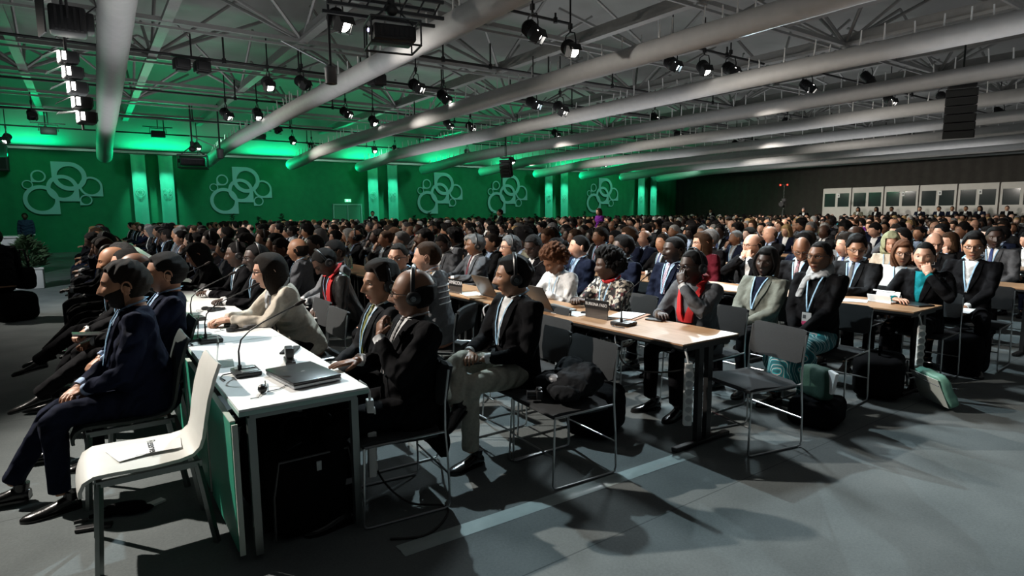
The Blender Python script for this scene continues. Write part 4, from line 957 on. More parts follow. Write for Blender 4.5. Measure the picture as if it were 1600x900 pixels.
# ---- table-top equipment
def make_mic():
    t = thing('gooseneck_microphone', 'x', 'microphone'); g = G(); g.box((0, 0, .014), (.13, .16, .026), 0, None, .006); g.box((.0, .04, .029), (.10, .06, .006), 1, None, .002); g.box((.01, -.045, .029), (.08, .05, .004), 1, None, .001); g.cyl((-.03, -.0, .024), (-.03, -.0, .055), .011, 12); g.build('base', [M_PLB, M_STEEL], t)
    g = G(); P = [(-.03, 0, .05), (-.03, 0, .13), (-.015, -.002, .19), (.03, -.005, .235), (.10, -.01, .275), (.19, -.015, .315), (.27, -.02, .35)]; g.tube(P, [.0062, .0045, .0042, .0040, .0038, .0038, .0038], 8); g.build('gooseneck', M_PLB, t)
    g = G(); g.tube([P[-1], (.285, -.02, .357), (.315, -.022, .370), (.33, -.022, .376)], [.006, .0105, .011, .004], 10); g.build('capsule', mat('foam_dark', (.03, .022, .02), .9), t)
    g = G(); g.tube([(-.065, .02, .012), (-.11, .03, .006), (-.13, -.02, .006), (-.12, -.09, .006)], .0035, 6); g.build('cable', M_CABLE, t); return t
MIC = make_mic(); MC = [0]
def mic(x, y, rz, label, z=.746):
    c = MIC if MC[0] == 0 else dup(MIC); MC[0] += 1; c.location = (x, y, z); c.rotation_euler = (0, 0, math.radians(rz)); c['label'] = label; c['group'] = 'gooseneck microphones'
mic(.64, 3.40, 0, 'gooseneck microphone on front white table nearest to the closed laptop'); mic(.63, 4.45, 0, 'gooseneck microphone on white table, second from the near end'); mic(.67, 5.45, 4, 'gooseneck microphone on white table beside beige-jacket person\'s hands'); mic(.68, 6.75, 10, 'gooseneck microphone on white table near the open silver laptop'); mic(.72, 8.7, 10, 'gooseneck microphone on white table beyond the open silver laptop')
mic(3.27, 3.17, 10, 'gooseneck microphone on wood table right of the BURKINA FASO plate'); mic(3.3, 4.6, 5, 'gooseneck microphone on wood table behind the dark open laptop')
M_PLATE = mat('nameplate_black', (.012, .012, .013), .35); M_INK = mat('nameplate_white', (.80, .80, .80), .6); M_SMOKE = mat('smoky_acrylic', (.10, .09, .085), .12, alpha=.35)
def nameplate(x, y, rz, s, label, w=.26, z=.746, h=.075, stand=.075):
    """plate faces local -y... text readable from local -y side"""
    t = thing('name_plate', label, 'name plate', (x, y, z), math.radians(rz)); g = G(); g.box((0, 0, stand/2), (w*.96, .006, stand)); g.box((0, .045, .003), (w*.96, .09, .005)); g.build('stand', M_SMOKE, t, False)
    g = G(); g.box((0, 0, stand+h/2), (w, .010, h)); p = g.build('plate', M_PLATE, t, False)
    text_obj('lettering', s, h*.74 if len(s) < 9 else h*.47, Matrix.Translation((0, -.0062, stand+h/2))@Matrix.Rotation(PI/2, 4, 'X'), M_INK, p, .0008)
nameplate(3.30, 3.50, -88, 'BURKINA FASO', 'black name plate reading BURKINA FASO on the near wood table', .26, h=.075)
nameplate(3.17, 5.55, -86, 'CAMBODIA', 'black name plate reading CAMBODIA on wood table', .26)
nameplate(5.72, 4.95, -62, 'EL SALVADOR', 'black name plate reading EL SALVADOR behind the blue-shirt person', .30)
nameplate(8.22, 2.98, -40, 'MALI', 'black name plate reading MALI beside the bearded person in black', .26, h=.10, stand=.16)
for i, (x, y) in enumerate(((.545, 3.72), (.57, 4.62), (.545, 5.55))):
    t = thing('card_holder', '%s upright clear card holder standing on the white tables' % ['nearest', 'middle', 'farthest'][i], 'card holder', (x, y, .746), math.radians(-8)); g = G(); g.box((0, 0, .075), (.006, .19 if i else .20, .15), 0, Matrix.Rotation(.12, 4, 'Y')); g.box((.045, 0, .003), (.09, .19, .004)); g.build('clear_stand', M_SMOKE if i else mat('clear_acrylic', (.75, .78, .78), .1, alpha=.7), t, False)
    if i: g = G(); g.box((-.004, 0, .115), (.004, .17, .06), 0, Matrix.Rotation(.12, 4, 'Y')); g.build('card', M_PLATE, t, False)
def laptop_closed(x, y, rz):
    t = thing('laptop', 'closed dark laptop with silver edge lying on near end of white table', 'laptop', (x, y, .746), math.radians(rz)); g = G(); g.box((0, 0, .013), (.37, .25, .020), 0, None, .005); 
    for q in range(6): g.box((-.13+q*.045, -.126, .013), (.024, .002, .009), 1)
    g.box((.186, .02, .013), (.002, .16, .010), 1); b_ = g.build('base', [mat('laptop_silver', (.32, .33, .34), .35, .7), M_PLB], t, False)
    g = G(); g.box((0, .002, .031), (.372, .252, .015), 0, None, .005); g.lathe([(.010, .0385), (.010, .0392), (.002, .0392)], 16, 1); g.build('lid', [mat('laptop_black', (.012, .012, .013), .35, noise=.1, nscale=50), M_PLG], t)
laptop_closed(.865, 3.13, 97)
def laptop_open(x, y, rz, label, lidm, base, ang=112, w=.34, z=.746, logo=None):
    t = thing('laptop', label, 'laptop', (x, y, z), math.radians(rz)); d = .235; g = G(); g.box((0, 0, .009), (d, w, .016), 0, None, .004); g.box((.01, 0, .0175), (.12, w*.86, .003), 1); g.build('base', [base, M_PLB], t)
    M = Matrix.Translation((-d/2, 0, .016))@Matrix.Rotation(math.radians(-(ang-90)), 4, 'Y'); g = G(); g.box((0, 0, d/2), (.009, w, d), 0, M, .003); g.box((.0052, 0, d/2), (.002, w*.93, d*.88), 1, M)
    g.build('lid', [lidm, mat('screen_dim', (.02, .03, .05), .2, emit=(.5, .6, .8), estr=.25)], t)
    if logo: g = G(); g.ell((-.0052, 0, d*.55), (.001, .020, .024), 14, 0, M); g.build('lid_emblem', logo, t)
M_ALUL = mat('laptop_alu', (.42, .43, .44), .4, .6); M_BRNL = mat('laptop_bronze', (.09, .07, .058), .35, .4)
laptop_open(.93, 8.05, -12, 'open silver laptop on the white table in front of the dark-suited men', M_ALUL, M_ALUL, 118, logo=mat('lit_emblem', (1, 1, 1), .4, emit=(1, 1, 1), estr=1.2))
laptop_open(3.33, 4.08, -8, 'open brown-lidded laptop used by curly-haired person on wood table', M_BRNL, M_STEEL, 118, .38); laptop_open(3.40, 5.05, -4, 'open dark laptop left of the brown-lidded one on wood table', M_BRNL, M_PLB, 118, .36)
laptop_open(8.35, 2.55, 4, 'open black laptop on fourth row table at right edge of view', M_PLB, M_PLB, 105, .38)
def slabthing(name, label, cat, x, y, z, rz, d, m, bev=.002, group=None, extra=None):
    g = G(); g.box((0, 0, d[2]/2), d, 0, None, bev)
    if extra: extra(g)
    o = g.build(name, m, None, False); o.location = (x, y, z); o.rotation_euler = (0, 0, math.radians(rz)); return tag(o, label, cat, group)
Z = .7465
def ex_recv(g):
    g.box((0, 0, .062), (.085, .045, .060), 0, None, .008); g.box((0, -.024, .066), (.06, .004, .035), 1); g.box((.0, .0, .021), (.14, .04, .01))
slabthing('translation_receiver', 'dark translation receiver lying behind the closed laptop on white table', 'receiver', .90, 3.52, Z, 80, (.17, .055, .022), [M_PLB, M_PLG], .006, None, ex_recv)
slabthing('spectacle_case', 'flat black case on white table edge next to person with olive tie', 'case', 1.00, 3.80, Z, 62, (.19, .045, .016), M_PLB, .006, None, lambda g: g.box((.0, .05, .006), (.16, .035, .012), 0, None, .004))
def headset(x, y, rz, label, z=Z, s=1.0):
    t = thing('headset', label, 'headphones', (x, y, z), math.radians(rz)); t.scale = (s,)*3; g = G(); g.tube([(.0, -.075, .015), (.05, -.078, .010), (.11, -.05, .008), (.135, 0, .008), (.11, .05, .008), (.05, .078, .010), (0, .075, .015)], .0055, 6, flat=1.8, up=(0, 0, 1)); g.build('headband', M_PLB, t)
    for s_ in (-1, 1): g = G(); g.lathe([(.020, 0), (.032, .004), (.032, .022), (.018, .030)], 16, 0, Matrix.Translation((-.01, s_*.075, 0))); g.build('earcup', M_PLB, t)
    g = G(); g.tube([(-.03, .07, .006), (-.08, .09, .004), (-.10, .02, .004), (-.06, -.03, .004), (-.12, -.07, .004)], .002, 5); g.build('cable', M_CABLE, t)
headset(.80, 5.02, 30, 'black headset on white table left of beige-jacket person\'s hands'); headset(.84, 4.80, -20, 'black headset on white table nearest beige-jacket person\'s hands'); headset(.84, 5.9, 10, 'black headset on white table beyond beige-jacket person\'s hands')
slabthing('computer_mouse', 'small dark pebble-shaped receiver on white table near the headsets', 'receiver', .95, 4.78, Z, 30, (.10, .055, .028), M_PLG, .012)
slabthing('black_tray', 'flat black box under second microphone on white table', 'box', .55, 4.58, Z, 5, (.12, .18, .018), M_PLB, .003)
def ear(g): g.ell((0, 0, .022), (.026, .022, .022), 12); g.tube([(.02, 0, .02), (.06, .01, .012), (.12, .03, .010), (.17, .05, .012)], .003, 6); g.tube([(-.02, 0, .008), (-.08, -.01, .004), (-.10, .02, .004)], .002, 5); g.tube([(0, -.02, .006), (.05, -.06, .004), (.14, -.08, .004)], .0022, 5)
g = G(); ear(g); ob = g.build('earpiece', M_PLB, None); ob.location = (.63, 2.98, Z); ob.rotation_euler = (0, 0, 1.0); tag(ob, 'small black earpiece with cable near the corner of the front white table', 'earpiece')
slabthing('desk_phone', 'black wedge-shaped phone standing on white table by the silver laptop', 'phone', .99, 7.40, Z, 12, (.12, .16, .03), M_PLB, .008, None, lambda g: g.box((0, 0, .06), (.05, .14, .07), 0, Matrix.Rotation(.5, 4, 'Y'), .01))
slabthing('paper_sheets', 'white paper sheets in front of nameplate on near wood table', 'paper', 3.30, 3.80, Z, 10, (.21, .29, .003), M_PAPER, 0)
slabthing('notebook', 'open white notebook on wood table by the person in red scarf', 'notebook', 3.56, 3.42, Z, 20, (.30, .21, .012), [M_PAPER, mat('notebook_cover', (.35, .14, .05), .6)], .002, None, lambda g: g.box((.0, -.02, .003), (.34, .24, .004), 1))
slabthing('mobile_phone', 'black phone lying beside the white notebook on wood table', 'phone', 3.60, 3.15, Z, 15, (.075, .14, .012), M_PLB, .004); slabthing('mobile_phone', 'dark phone on papers left of the BURKINA FASO plate', 'phone', 3.42, 3.72, Z, 40, (.07, .13, .012), M_PLB, .004)
slabthing('paper_sheets', 'white papers beside the CAMBODIA plate', 'paper', 3.26, 5.35, Z, -10, (.21, .30, .006), M_PAPER, 0); slabthing('booklet', 'brown booklet on wood table edge by the CAMBODIA plate', 'booklet', 3.16, 5.12, Z, -6, (.15, .21, .008), mat('kraft', (.32, .20, .11), .7), .001)
# right hand table: wire-bound pad standing open, papers
t = thing('wirebound_pad', 'white wirebound notepad propped open on the right-hand wood table', 'notepad', (6.02, 2.50, Z), math.radians(80)); g = G(); g.box((0, 0, .05), (.22, .005, .11), 0, Matrix.Rotation(.35, 4, 'X')); g.box((0, .08, .05), (.22, .005, .11), 0, Matrix.Rotation(-.35, 4, 'X')); g.box((0, .03, .008), (.23, .15, .014), 0, None, .002); g.build('pages', M_PAPER, t, False); g = G(); g.tube([(-.10, .035, .104), (.10, .035, .104)], .008, 8); g.build('wire_binding', M_STEEL, t)
slabthing('paper_sheets', 'loose white sheets beside the wirebound notepad', 'paper', 5.86, 2.75, Z, 20, (.21, .30, .003), M_PAPER, 0); slabthing('black_folder', 'black folder at the aisle edge of the right-hand wood table', 'folder', 6.02, 2.26, Z, 70, (.24, .18, .014), M_PLB, .003)
# ---- hanging power strips
def power_strip(x, y, ztop, rz, label, m, n=6):
    t = thing('power_strip', label, 'power strip', (x, y, ztop), math.radians(rz)); L = .058*n+.04; g = G(); g.box((0, 0, -L/2), (.052, .038, L), 0, None, .006); g.box((0, 0, .012), (.05, .036, .03), 0, None, .004); g.build('housing', m, t)
    for i in range(n):
        c = (0, -.019, -.045-.058*i); M = Matrix.Translation(c)@Matrix.Rotation(PI/2, 4, 'X'); g = G(); g.lathe([(.028, -.002), (.029, .006), (.024, .007), (.0215, .0015), (.006, .001)], 20, 0, M); s_ = g.build('socket', m, t)
        g = G(); g.lathe([(.0205, .0016), (.0205, .0024), (.002, .0024)], 16, 0, M); g.build('socket_well', mat('socket_shadow_grey', (.40, .41, .41), .6), s_)
    g = G(); g.tube([(0, 0, .02), (-.012, 0, .07), (-.02, .02, .11), (.0, .05, .13)], .007, 6); g.build('cord', m, t)
power_strip(3.10, 2.425, .60, -38, 'white six-socket power strip hanging at aisle end of wood table', mat('socket_white', (.72, .72, .70), .45)); power_strip(1.125, 2.88, .62, 75, 'six-socket power strip hanging at the end of front white table', MATS['socket_white']); power_strip(5.70, 2.075, .60, -50, 'six-socket power strip hanging from the right-hand wood table', MATS['socket_white'], 7)
# ---- bags
def softbag(name, label, x, y, rz, d, m, seed, parts=None, z=0, tilt=0):
    t = thing(name, label, 'bag', (x, y, z), math.radians(rz)); t.rotation_euler = (0, math.radians(tilt), math.radians(rz)); bm = bmesh.new(); bmesh.ops.create_cube(bm, size=1)
    bmesh.ops.subdivide_edges(bm, edges=bm.edges[:], cuts=10, use_grid_fill=True)
    v = np.array([q.co[:] for q in bm.verts]); bm.verts.index_update(); f = [tuple(k.index for k in q.verts) for q in bm.faces]; bm.free()
    r = (np.abs(v*2)**5).sum(1)**(1/5); v = v/np.maximum(r, .5)[:, None]*np.where(r > 1e-6, np.maximum(np.abs(v*2).max(1), .01), 1)[:, None]; v = v*np.array(d)*1.0; v[:, 2] += d[2]/2; v = wrinkle(v, .010, 18, seed); v[:, 2] = np.maximum(v[:, 2], 0.002)
    mkobj('bag_body', v, f, m, t)
    if parts: parts(t)
    return t
M_NYL = mat('black_nylon', (.005, .005, .006), .8, spec=.06, bump=.4, bscale=300)
def trolley(t):
    g = G(); g.tube([(-.2, -.112, .03), (-.2, -.125, .25), (-.17, -.125, .42), (.17, -.125, .42), (.2, -.125, .25), (.2, -.112, .03)], .006, 6); g.build('piping', mat('bag_piping', (.08, .08, .08), .35), t)
    g = G(); g.box((.02, -.122, .36), (.025, .006, .05), 0, None, .003); g.build('zip_pull', M_STEEL, t, False); g = G(); g.box((.155, -.124, .24), (.07, .006, .030)); g.build('label_tag', mat('tag_grey', (.20, .20, .21), .5), t, False)
    g = G(); g.tube([(-.12, 0, .46), (-.12, 0, .56), (-.08, 0, .60), (.08, 0, .60), (.12, 0, .56), (.12, 0, .46)], .012, 8); g.build('handle', M_NYL, t)
    g = G(); g.cyl((-.19, .06, .03), (-.22, .06, .03), .03); g.cyl((.19, .06, .03), (.22, .06, .03), .03); g.build('wheels', M_PLB, t)
softbag('trolley_bag', 'bulky black trolley bag on floor beneath end of front white table', .83, 3.00, 0, (.44, .24, .47), M_NYL, 4, trolley)
softbag('backpack', 'black backpack leaning upright behind the trolley bag under white table', .76, 3.34, 10, (.36, .22, .50), M_NYL, 9)
softbag('black_bag', 'big black bag standing on the carpet under the right-hand table end', 5.55, 2.32, 20, (.55, .38, .36), M_NYL, 12, lambda t: [G().tube([(-.1, 0, .34), (-.1, 0, .44), (0, 0, .50), (.1, 0, .44), (.1, 0, .34)], .012, 6).build('handle', M_NYL, t), G().tube([(.10, -.2, .30), (.12, -.205, .18), (.10, -.21, .08)], .010, 6).build('strap_buckle', M_CHR, t)])
softbag('black_bag', 'black bag on the floor beneath the patterned-skirt person', 4.42, 2.26, 10, (.40, .34, .20), M_NYL, 15); softbag('black_bag', 'large black bag on floor below the person with MALI plate', 6.95, 2.15, 0, (.42, .36, .42), M_NYL, 17)
softbag('black_bag', 'black bag pile on the floor below the second table row chairs', 2.95, 3.12, 30, (.46, .36, .34), M_NYL, 19)
softbag('laptop_sleeve', 'pale green laptop bag with white zip side leaning over on the carpet at right', 5.60, 1.86, -38, (.09, .40, .29), [mat('mint_leather', (.16, .36, .28), .5, noise=.1, nscale=14, bump=.1, bscale=120)], 21, lambda t: [G().box((-.047, 0, .15), (.006, .36, .25), 0, None, .003).build('side_panel', mat('sleeve_pale', (.50, .54, .50), .5), t, False), G().tube([(-.052, -.17, .22), (-.053, 0, .225), (-.052, .17, .22)], .004, 6).build('zip', M_PLG, t), G().tube([(-.05, .15, .24), (-.09, .17, .26), (-.10, .14, .22), (-.06, .12, .22)], .008, 6).build('ring', M_CHR, t), None], .03, -24)
softbag('tote_bag', 'dark green tote with white papers sticking out below the skirt', 4.36, 2.24, -20, (.10, .27, .24), [mat('tote_green', (.004, .035, .022), .8, bump=.3, bscale=200)], 25, lambda t: [G().box((0, -.10, .18), (.03, .07, .16), 0, Matrix.Rotation(.2, 4, 'X')).build('papers', M_PAPER, t, False)], .205)
# ---- coat and camera on the empty chair
g = G(); r_ = np.random.default_rng(5)
for c, s in (((-.06, .03, .06), (.15, .17, .085)), ((.02, -.09, .05), (.12, .11, .07)), ((.06, .10, .04), (.10, .12, .05)), ((-.12, -.06, .10), (.09, .14, .10)), ((-.13, .08, .10), (.08, .12, .09))): g.ell(c, s, 20)
for k in range(7): a = r_.uniform(0, 6.28); g.tube([(-.05+.16*math.cos(a), .16*math.sin(a), .02), (-.05+.08*math.cos(a+.3), .08*math.sin(a+.3), .12), (-.04, .0, .14)], [.03, .025, .02], 8)
v, f, _ = g.arrays(); v, f = vox(v, f, .010, 3); v = wrinkle(v, .014, 26, 8); v[:, 2] = np.maximum(v[:, 2], .002); t = thing('coat_heap', 'crumpled dark coat heaped on the empty charcoal chair with camera', 'coat', (2.36, 2.80, .474), math.radians(176)); mkobj('coat', v, f, cm('charcoal'), t)
g = G(); P = [(.05+.01*math.sin(a*3), -.07+.035*math.cos(a), .105+.012*math.sin(a)) for a in np.linspace(0, 6.28, 12)]; g.ell((.06, -.02, .095), (.045, .075, .028), 14); g.build('grey_lining', mat('lining_grey', (.22, .22, .23), .4, bump=.5, bscale=60), t)
t = thing('camera', 'black photo camera lying on the charcoal chair seat in front of coat', 'camera', (2.17, 2.80, .474), math.radians(150)); t.scale = (.62,)*3; g = G(); g.box((0, 0, .045), (.06, .135, .088), 0, None, .014); g.box((0, 0, .098), (.05, .05, .03), 0, None, .008); g.box((-.01, -.058, .05), (.075, .03, .08), 0, None, .01); g.build('camera_body', M_PLB, t); g = G(); g.cyl((.02, .0, .045), (.11, .0, .045), .035, 20); g.cyl((.10, .0, .045), (.12, .0, .045), .038, 20); g.build('lens_barrel', M_PLB, t); g = G(); g.box((0, .03, .104), (.02, .022, .01)); g.build('hot_shoe', M_CHR, t, False)
# ---- carpet tape, floor clutter and cables
M_TAPE = mat('clear_floor_tape', (.40, .48, .48), .16, noise=.05, nscale=20); g = G(); n = 24; v = []; f = []
for i in range(n+1):
    x = 1.10+2.05*i/n; y = 2.50-.055*i/n*1.2
    for q, (dy, z) in enumerate(((-.055, .0015), (-.02, .002), (0, .006+.002*math.sin(i*1.3)), (.02, .002), (.055, .0015))): v.append((x, y+dy, z))
for i in range(n):
    for q in range(4): f.append((i*5+q, (i+1)*5+q, (i+1)*5+q+1, i*5+q+1))
v = np.array(v); v[:, 0] += .0; g.add(v, f); ob = g.build('floor_tape', M_TAPE, None, True); tag(ob, 'strip of clear tape stuck over a cable across the carpet', 'tape')
t = thing('folding_umbrella', 'black folded umbrella and pouch on carpet under the white chair', 'umbrella', (.02, 3.72, 0), math.radians(-12)); g = G(); g.tube([(-.13, -.03, .018), (-.04, -.01, .022), (.10, .02, .02), (.13, .025, .014)], [.012, .022, .02, .01], 8); v, f, _ = g.arrays(); mkobj('folded_canopy', wrinkle(v, .008, 40, 2)+np.array([0, 0, .006]), f, M_NYL, t); g = G(); g.ell((.08, -.02, .024), (.09, .03, .023), 14, 0); g.ell((.02, .06, .022), (.10, .028, .021), 14); g.build('pouch', M_NYL, t); g = G(); g.cyl((-.13, -.03, .018), (-.19, -.045, .018), .010); g.build('handle', M_PLB, t)
slabthing('folded_paper', 'white folded paper on carpet right of the black umbrella', 'paper', .185, 3.74, .002, 25, (.11, .05, .012), M_PAPER, .001)
slabthing('remote_control', 'thin black handset on the carpet left of the umbrella', 'handset', -.09, 3.62, 0, -14, (.16, .045, .020), M_PLB, .005)
def cable(label, pts, r, m):
    P = [Vector(p) for p in pts]; Q = []
    for i in range(len(P)-1):
        a, b, c, d = P[max(i-1, 0)], P[i], P[i+1], P[min(i+2, len(P)-1)]
        for k in range(8): t_ = k/8; Q.append(.5*((2*b)+(c-a)*t_+(2*a-5*b+4*c-d)*t_*t_+(3*b-a-3*c+d)*t_**3))
    Q.append(P[-1]); g = G(); g.tube(Q, r, 6); return tag(g.build('power_cable', m), label, 'cable')
cable('black cable hanging from the white table end down to the carpet behind chair', [(1.12, 3.2, .70), (1.22, 3.1, .45), (1.20, 3.0, .20), (1.30, 2.85, .05), (1.48, 2.75, .01), (1.40, 2.62, .008), (1.25, 2.55, .008), (1.10, 2.62, .008)], .006, M_CABLE)
cable('black cable drooping below the near wood table edge', [(3.12, 3.10, .72), (3.04, 3.02, .66), (3.06, 2.95, .52), (3.2, 2.85, .46), (3.4, 2.7, .48), (3.5, 2.62, .60)], .006, M_CABLE)
cable('white cable looping beneath the wood table left of the coat chair', [(3.06, 4.05, .70), (3.02, 3.95, .60), (3.02, 3.75, .55), (3.04, 3.6, .60), (3.08, 3.55, .70)], .008, M_WCABLE); cable('short white cable bulging from wood table edge by the CAMBODIA plate', [(3.08, 4.75, .73), (3.0, 4.72, .70), (3.0, 4.68, .62), (3.02, 4.62, .56)], .008, M_WCABLE)
for i, x in enumerate((1.2, 1.33)):
    pass
M_BOT = mat('water_bottle', (.55, .65, .70), .08, alpha=.8)
for i, (x, y) in enumerate(((3.22, 8.95), (3.35, 9.15), (3.45, 8.75))):
    g = G(); g.lathe([(.030, 0), (.033, .01), (.033, .13), (.028, .16), (.012, .19), (.012, .21)], 14); g.lathe([(.014, .205), (.014, .225), (.004, .226)], 12, 1); ob = g.build('water_bottle', [M_BOT, mat('cap_blue', (.2, .35, .6), .4)]); ob.location = (x, y, Z); tag(ob, 'clear water bottle on wood table, %s of three together' % ['leftmost', 'middle', 'rightmost'][i], 'bottle', 'water bottles')
# ================================================================ THE PEOPLE IN VIEW
def patterned():
    m = bpy.data.materials.new('speckled_print_jacket'); m.use_nodes = True; nt = m.node_tree; b = nt.nodes['Principled BSDF']; b.inputs['Roughness'].default_value = .7; L = nt.links.new
    tc = nt.nodes.new('ShaderNodeTexCoord'); vo = nt.nodes.new('ShaderNodeTexVoronoi'); vo.inputs['Scale'].default_value = 42; L(tc.outputs['Object'], vo.inputs['Vector'])
    sp = nt.nodes.new('ShaderNodeSeparateColor'); L(vo.outputs['Color'], sp.inputs[0]); r = nt.nodes.new('ShaderNodeValToRGB'); r.color_ramp.interpolation = 'CONSTANT'; e = r.color_ramp.elements; e[0].color = (.012, .010, .012, 1); e[1].position = .55; e[1].color = (.50, .44, .36, 1)
    for p, c in ((.70, (.10, .015, .02, 1)), (.76, (.30, .27, .22, 1)), (.88, (.70, .66, .58, 1))): q = e.new(p); q.color = c
    L(sp.outputs[0], r.inputs['Fac']); L(r.outputs['Color'], b.inputs['Base Color']); return m
def tealprint():
    m = bpy.data.materials.new('teal_print_skirt'); m.use_nodes = True; nt = m.node_tree; b = nt.nodes['Principled BSDF']; b.inputs['Roughness'].default_value = .7; L = nt.links.new
    tc = nt.nodes.new('ShaderNodeTexCoord'); wv = nt.nodes.new('ShaderNodeTexWave'); wv.inputs['Scale'].default_value = 5; wv.inputs['Distortion'].default_value = 14; wv.inputs['Detail'].default_value = 1.5; L(tc.outputs['Object'], wv.inputs['Vector'])
    r = nt.nodes.new('ShaderNodeValToRGB'); r.color_ramp.interpolation = 'CONSTANT'; e = r.color_ramp.elements; e[0].color = (.004, .09, .11, 1); e[1].position = .38; e[1].color = (.01, .34, .36, 1)
    for p, c in ((.62, (.42, .20, .20, 1)), (.72, (.60, .66, .64, 1)), (.80, (.005, .12, .14, 1))): q = e.new(p); q.color = c
    L(wv.outputs['Fac'], r.inputs['Fac']); L(r.outputs['Color'], b.inputs['Base Color']); return m
def tiemat(name, c1, c2, sc=60, rot=.8):
    m = bpy.data.materials.new(name); m.use_nodes = True; nt = m.node_tree; b = nt.nodes['Principled BSDF']; b.inputs['Roughness'].default_value = .45; L = nt.links.new
    tc = nt.nodes.new('ShaderNodeTexCoord'); mp = nt.nodes.new('ShaderNodeMapping'); mp.inputs['Rotation'].default_value = (rot, 0, 0); L(tc.outputs['Object'], mp.inputs['Vector']); wv = nt.nodes.new('ShaderNodeTexWave'); wv.bands_direction = 'Z'; wv.inputs['Scale'].default_value = sc/6; L(mp.outputs[0], wv.inputs['Vector'])
    mx = nt.nodes.new('ShaderNodeMix'); mx.data_type = 'RGBA'; mx.inputs[6].default_value = (*c1, 1); mx.inputs[7].default_value = (*c2, 1); L(wv.outputs['Fac'], mx.inputs['Factor']); L(mx.outputs[2], b.inputs['Base Color']); return m
T_OLIVE = tiemat('olive_tie', (.20, .20, .03), (.08, .09, .02)); T_DOT = tiemat('dotted_tie', (.02, .02, .03), (.35, .33, .32), 160); T_RED = tiemat('maroon_tie', (.16, .01, .03), (.05, .005, .01)); T_PURP = tiemat('striped_purple_tie', (.10, .04, .12), (.5, .4, .45), 120); T_BLUE = tiemat('blue_tie', (.01, .03, .15), (.02, .05, .2)); T_BLACK = tiemat('black_tie', (.01, .01, .01), (.02, .02, .02))
PRINT, TEALP = patterned(), tealprint()
def scarf_red(root, HM, TM, T):
    g = G()
    for s in (-1, 1): v, f = T.patch((lambda z, s=s: min(s*(.012+.30*(z-.80)), s*(.075+.20*(z-.80)))), (lambda z, s=s: max(s*(.012+.30*(z-.80)), s*(.075+.20*(z-.80)))), list(np.linspace(.76, 1.04, 9)), .030, .02, 5); g.add(v, f, 0, TM)
    P = [TM@Vector(p) for p in ((.06, .085, 1.04), (-.04, .10, 1.09), (-.115, 0, 1.10), (-.04, -.10, 1.09), (.06, -.085, 1.04))]; g.tube(P, .026, 8, flat=.6); v, f, _ = g.arrays(); mkobj('scarf', wrinkle(v, .005, 30, 4), f, M_RED, root)
def scarf_grey(m):
    def fn(root, HM, TM, T):
        g = G()
        for k in range(3): P = [TM@Vector(((.088-.012*k)*math.cos(a)-.015, (.092-.008*k)*math.sin(a), 1.055+.028*k-.035*math.cos(a)+.008*math.sin(3*a+k))) for a in np.linspace(0, 2*PI, 20)]; g.tube(P, .020, 8)
        v, f = T.line([(-.05, 1.03), (-.075, .98), (-.09, .92), (-.10, .85)], .03, .028, 8, .5); g.add(v, f, 0, TM); v, f, _ = g.arrays(); v, f = vox(v, f, .008, 2); mkobj('scarf', wrinkle(v, .007, 45, 6), f, m, root)
    return fn
def collar_red(root, HM, TM, T): g = G(); P = [TM@Vector((.070*math.cos(a)-.015, .072*math.sin(a), 1.062-.02*math.cos(a))) for a in np.linspace(0, 2*PI, 16)]; g.tube(P, .020, 8); g.build('collar', M_RED, root)
def stripes(root, HM, TM, T):
    g = G(); g2 = G()
    for s in (-1, 1):
        P = [TM@Vector(p) for p in ((-.04, s*.06, 1.065), (-.035, s*.12, 1.042), (-.03, s*.17, 1.025), (-.04, s*.225, .985))]
        g.tube(P, .010, 6, flat=.5); g2.tube([p+Vector((-.022, 0, .0)) for p in P], .008, 6, flat=.5)
    g.build('shoulder_stripe', mat('stripe_gold', (.45, .26, .10), .7), root); g2.build('shoulder_stripe', mat('stripe_white', (.8, .8, .8), .7), root)
    g = G()
    for k in range(4): z = .93-.05*k; P = [TM@Vector((-.128*math.cos(a)-.01, .178*math.sin(a), z)) for a in np.linspace(-.9, .9, 10)]; g.tube(P, .005, 5)
    g.build('back_stripes', MATS['stripe_white'], root)
def held_phone(root, HM, TM, T): g = G(); g.box((.36, .03, .64), (.13, .065, .010), 0, None, .004); g.build('held_phone', M_PLB, root)
def held_tablet(root, HM, TM, T): g = G(); g.box((.44, -.02, .69), (.24, .17, .010), 0, Matrix.Rotation(-.10, 4, 'Y'), .004); g.build('held_tablet', M_PLB, root)
def held_papers(root, HM, TM, T): g = G(); g.box((.40, .0, .66), (.21, .28, .006), 0, Matrix.Rotation(.1, 4, 'Y')); g.build('held_papers', M_PAPER, root)
def bracelet(side_pts, m):
    def fn(root, HM, TM, T): g = G(); g.tube(side_pts, .036, 12); g.build('bracelet', m, root)
    return fn
OCC = []
def P_(label, x, y, **k):
    k.setdefault('seed', len(OCC)+3); OCC.append((x, y)); return person('person', label, x=x, y=y, **k)
FWD = ((1, 0, 0), (0, 0, 1))
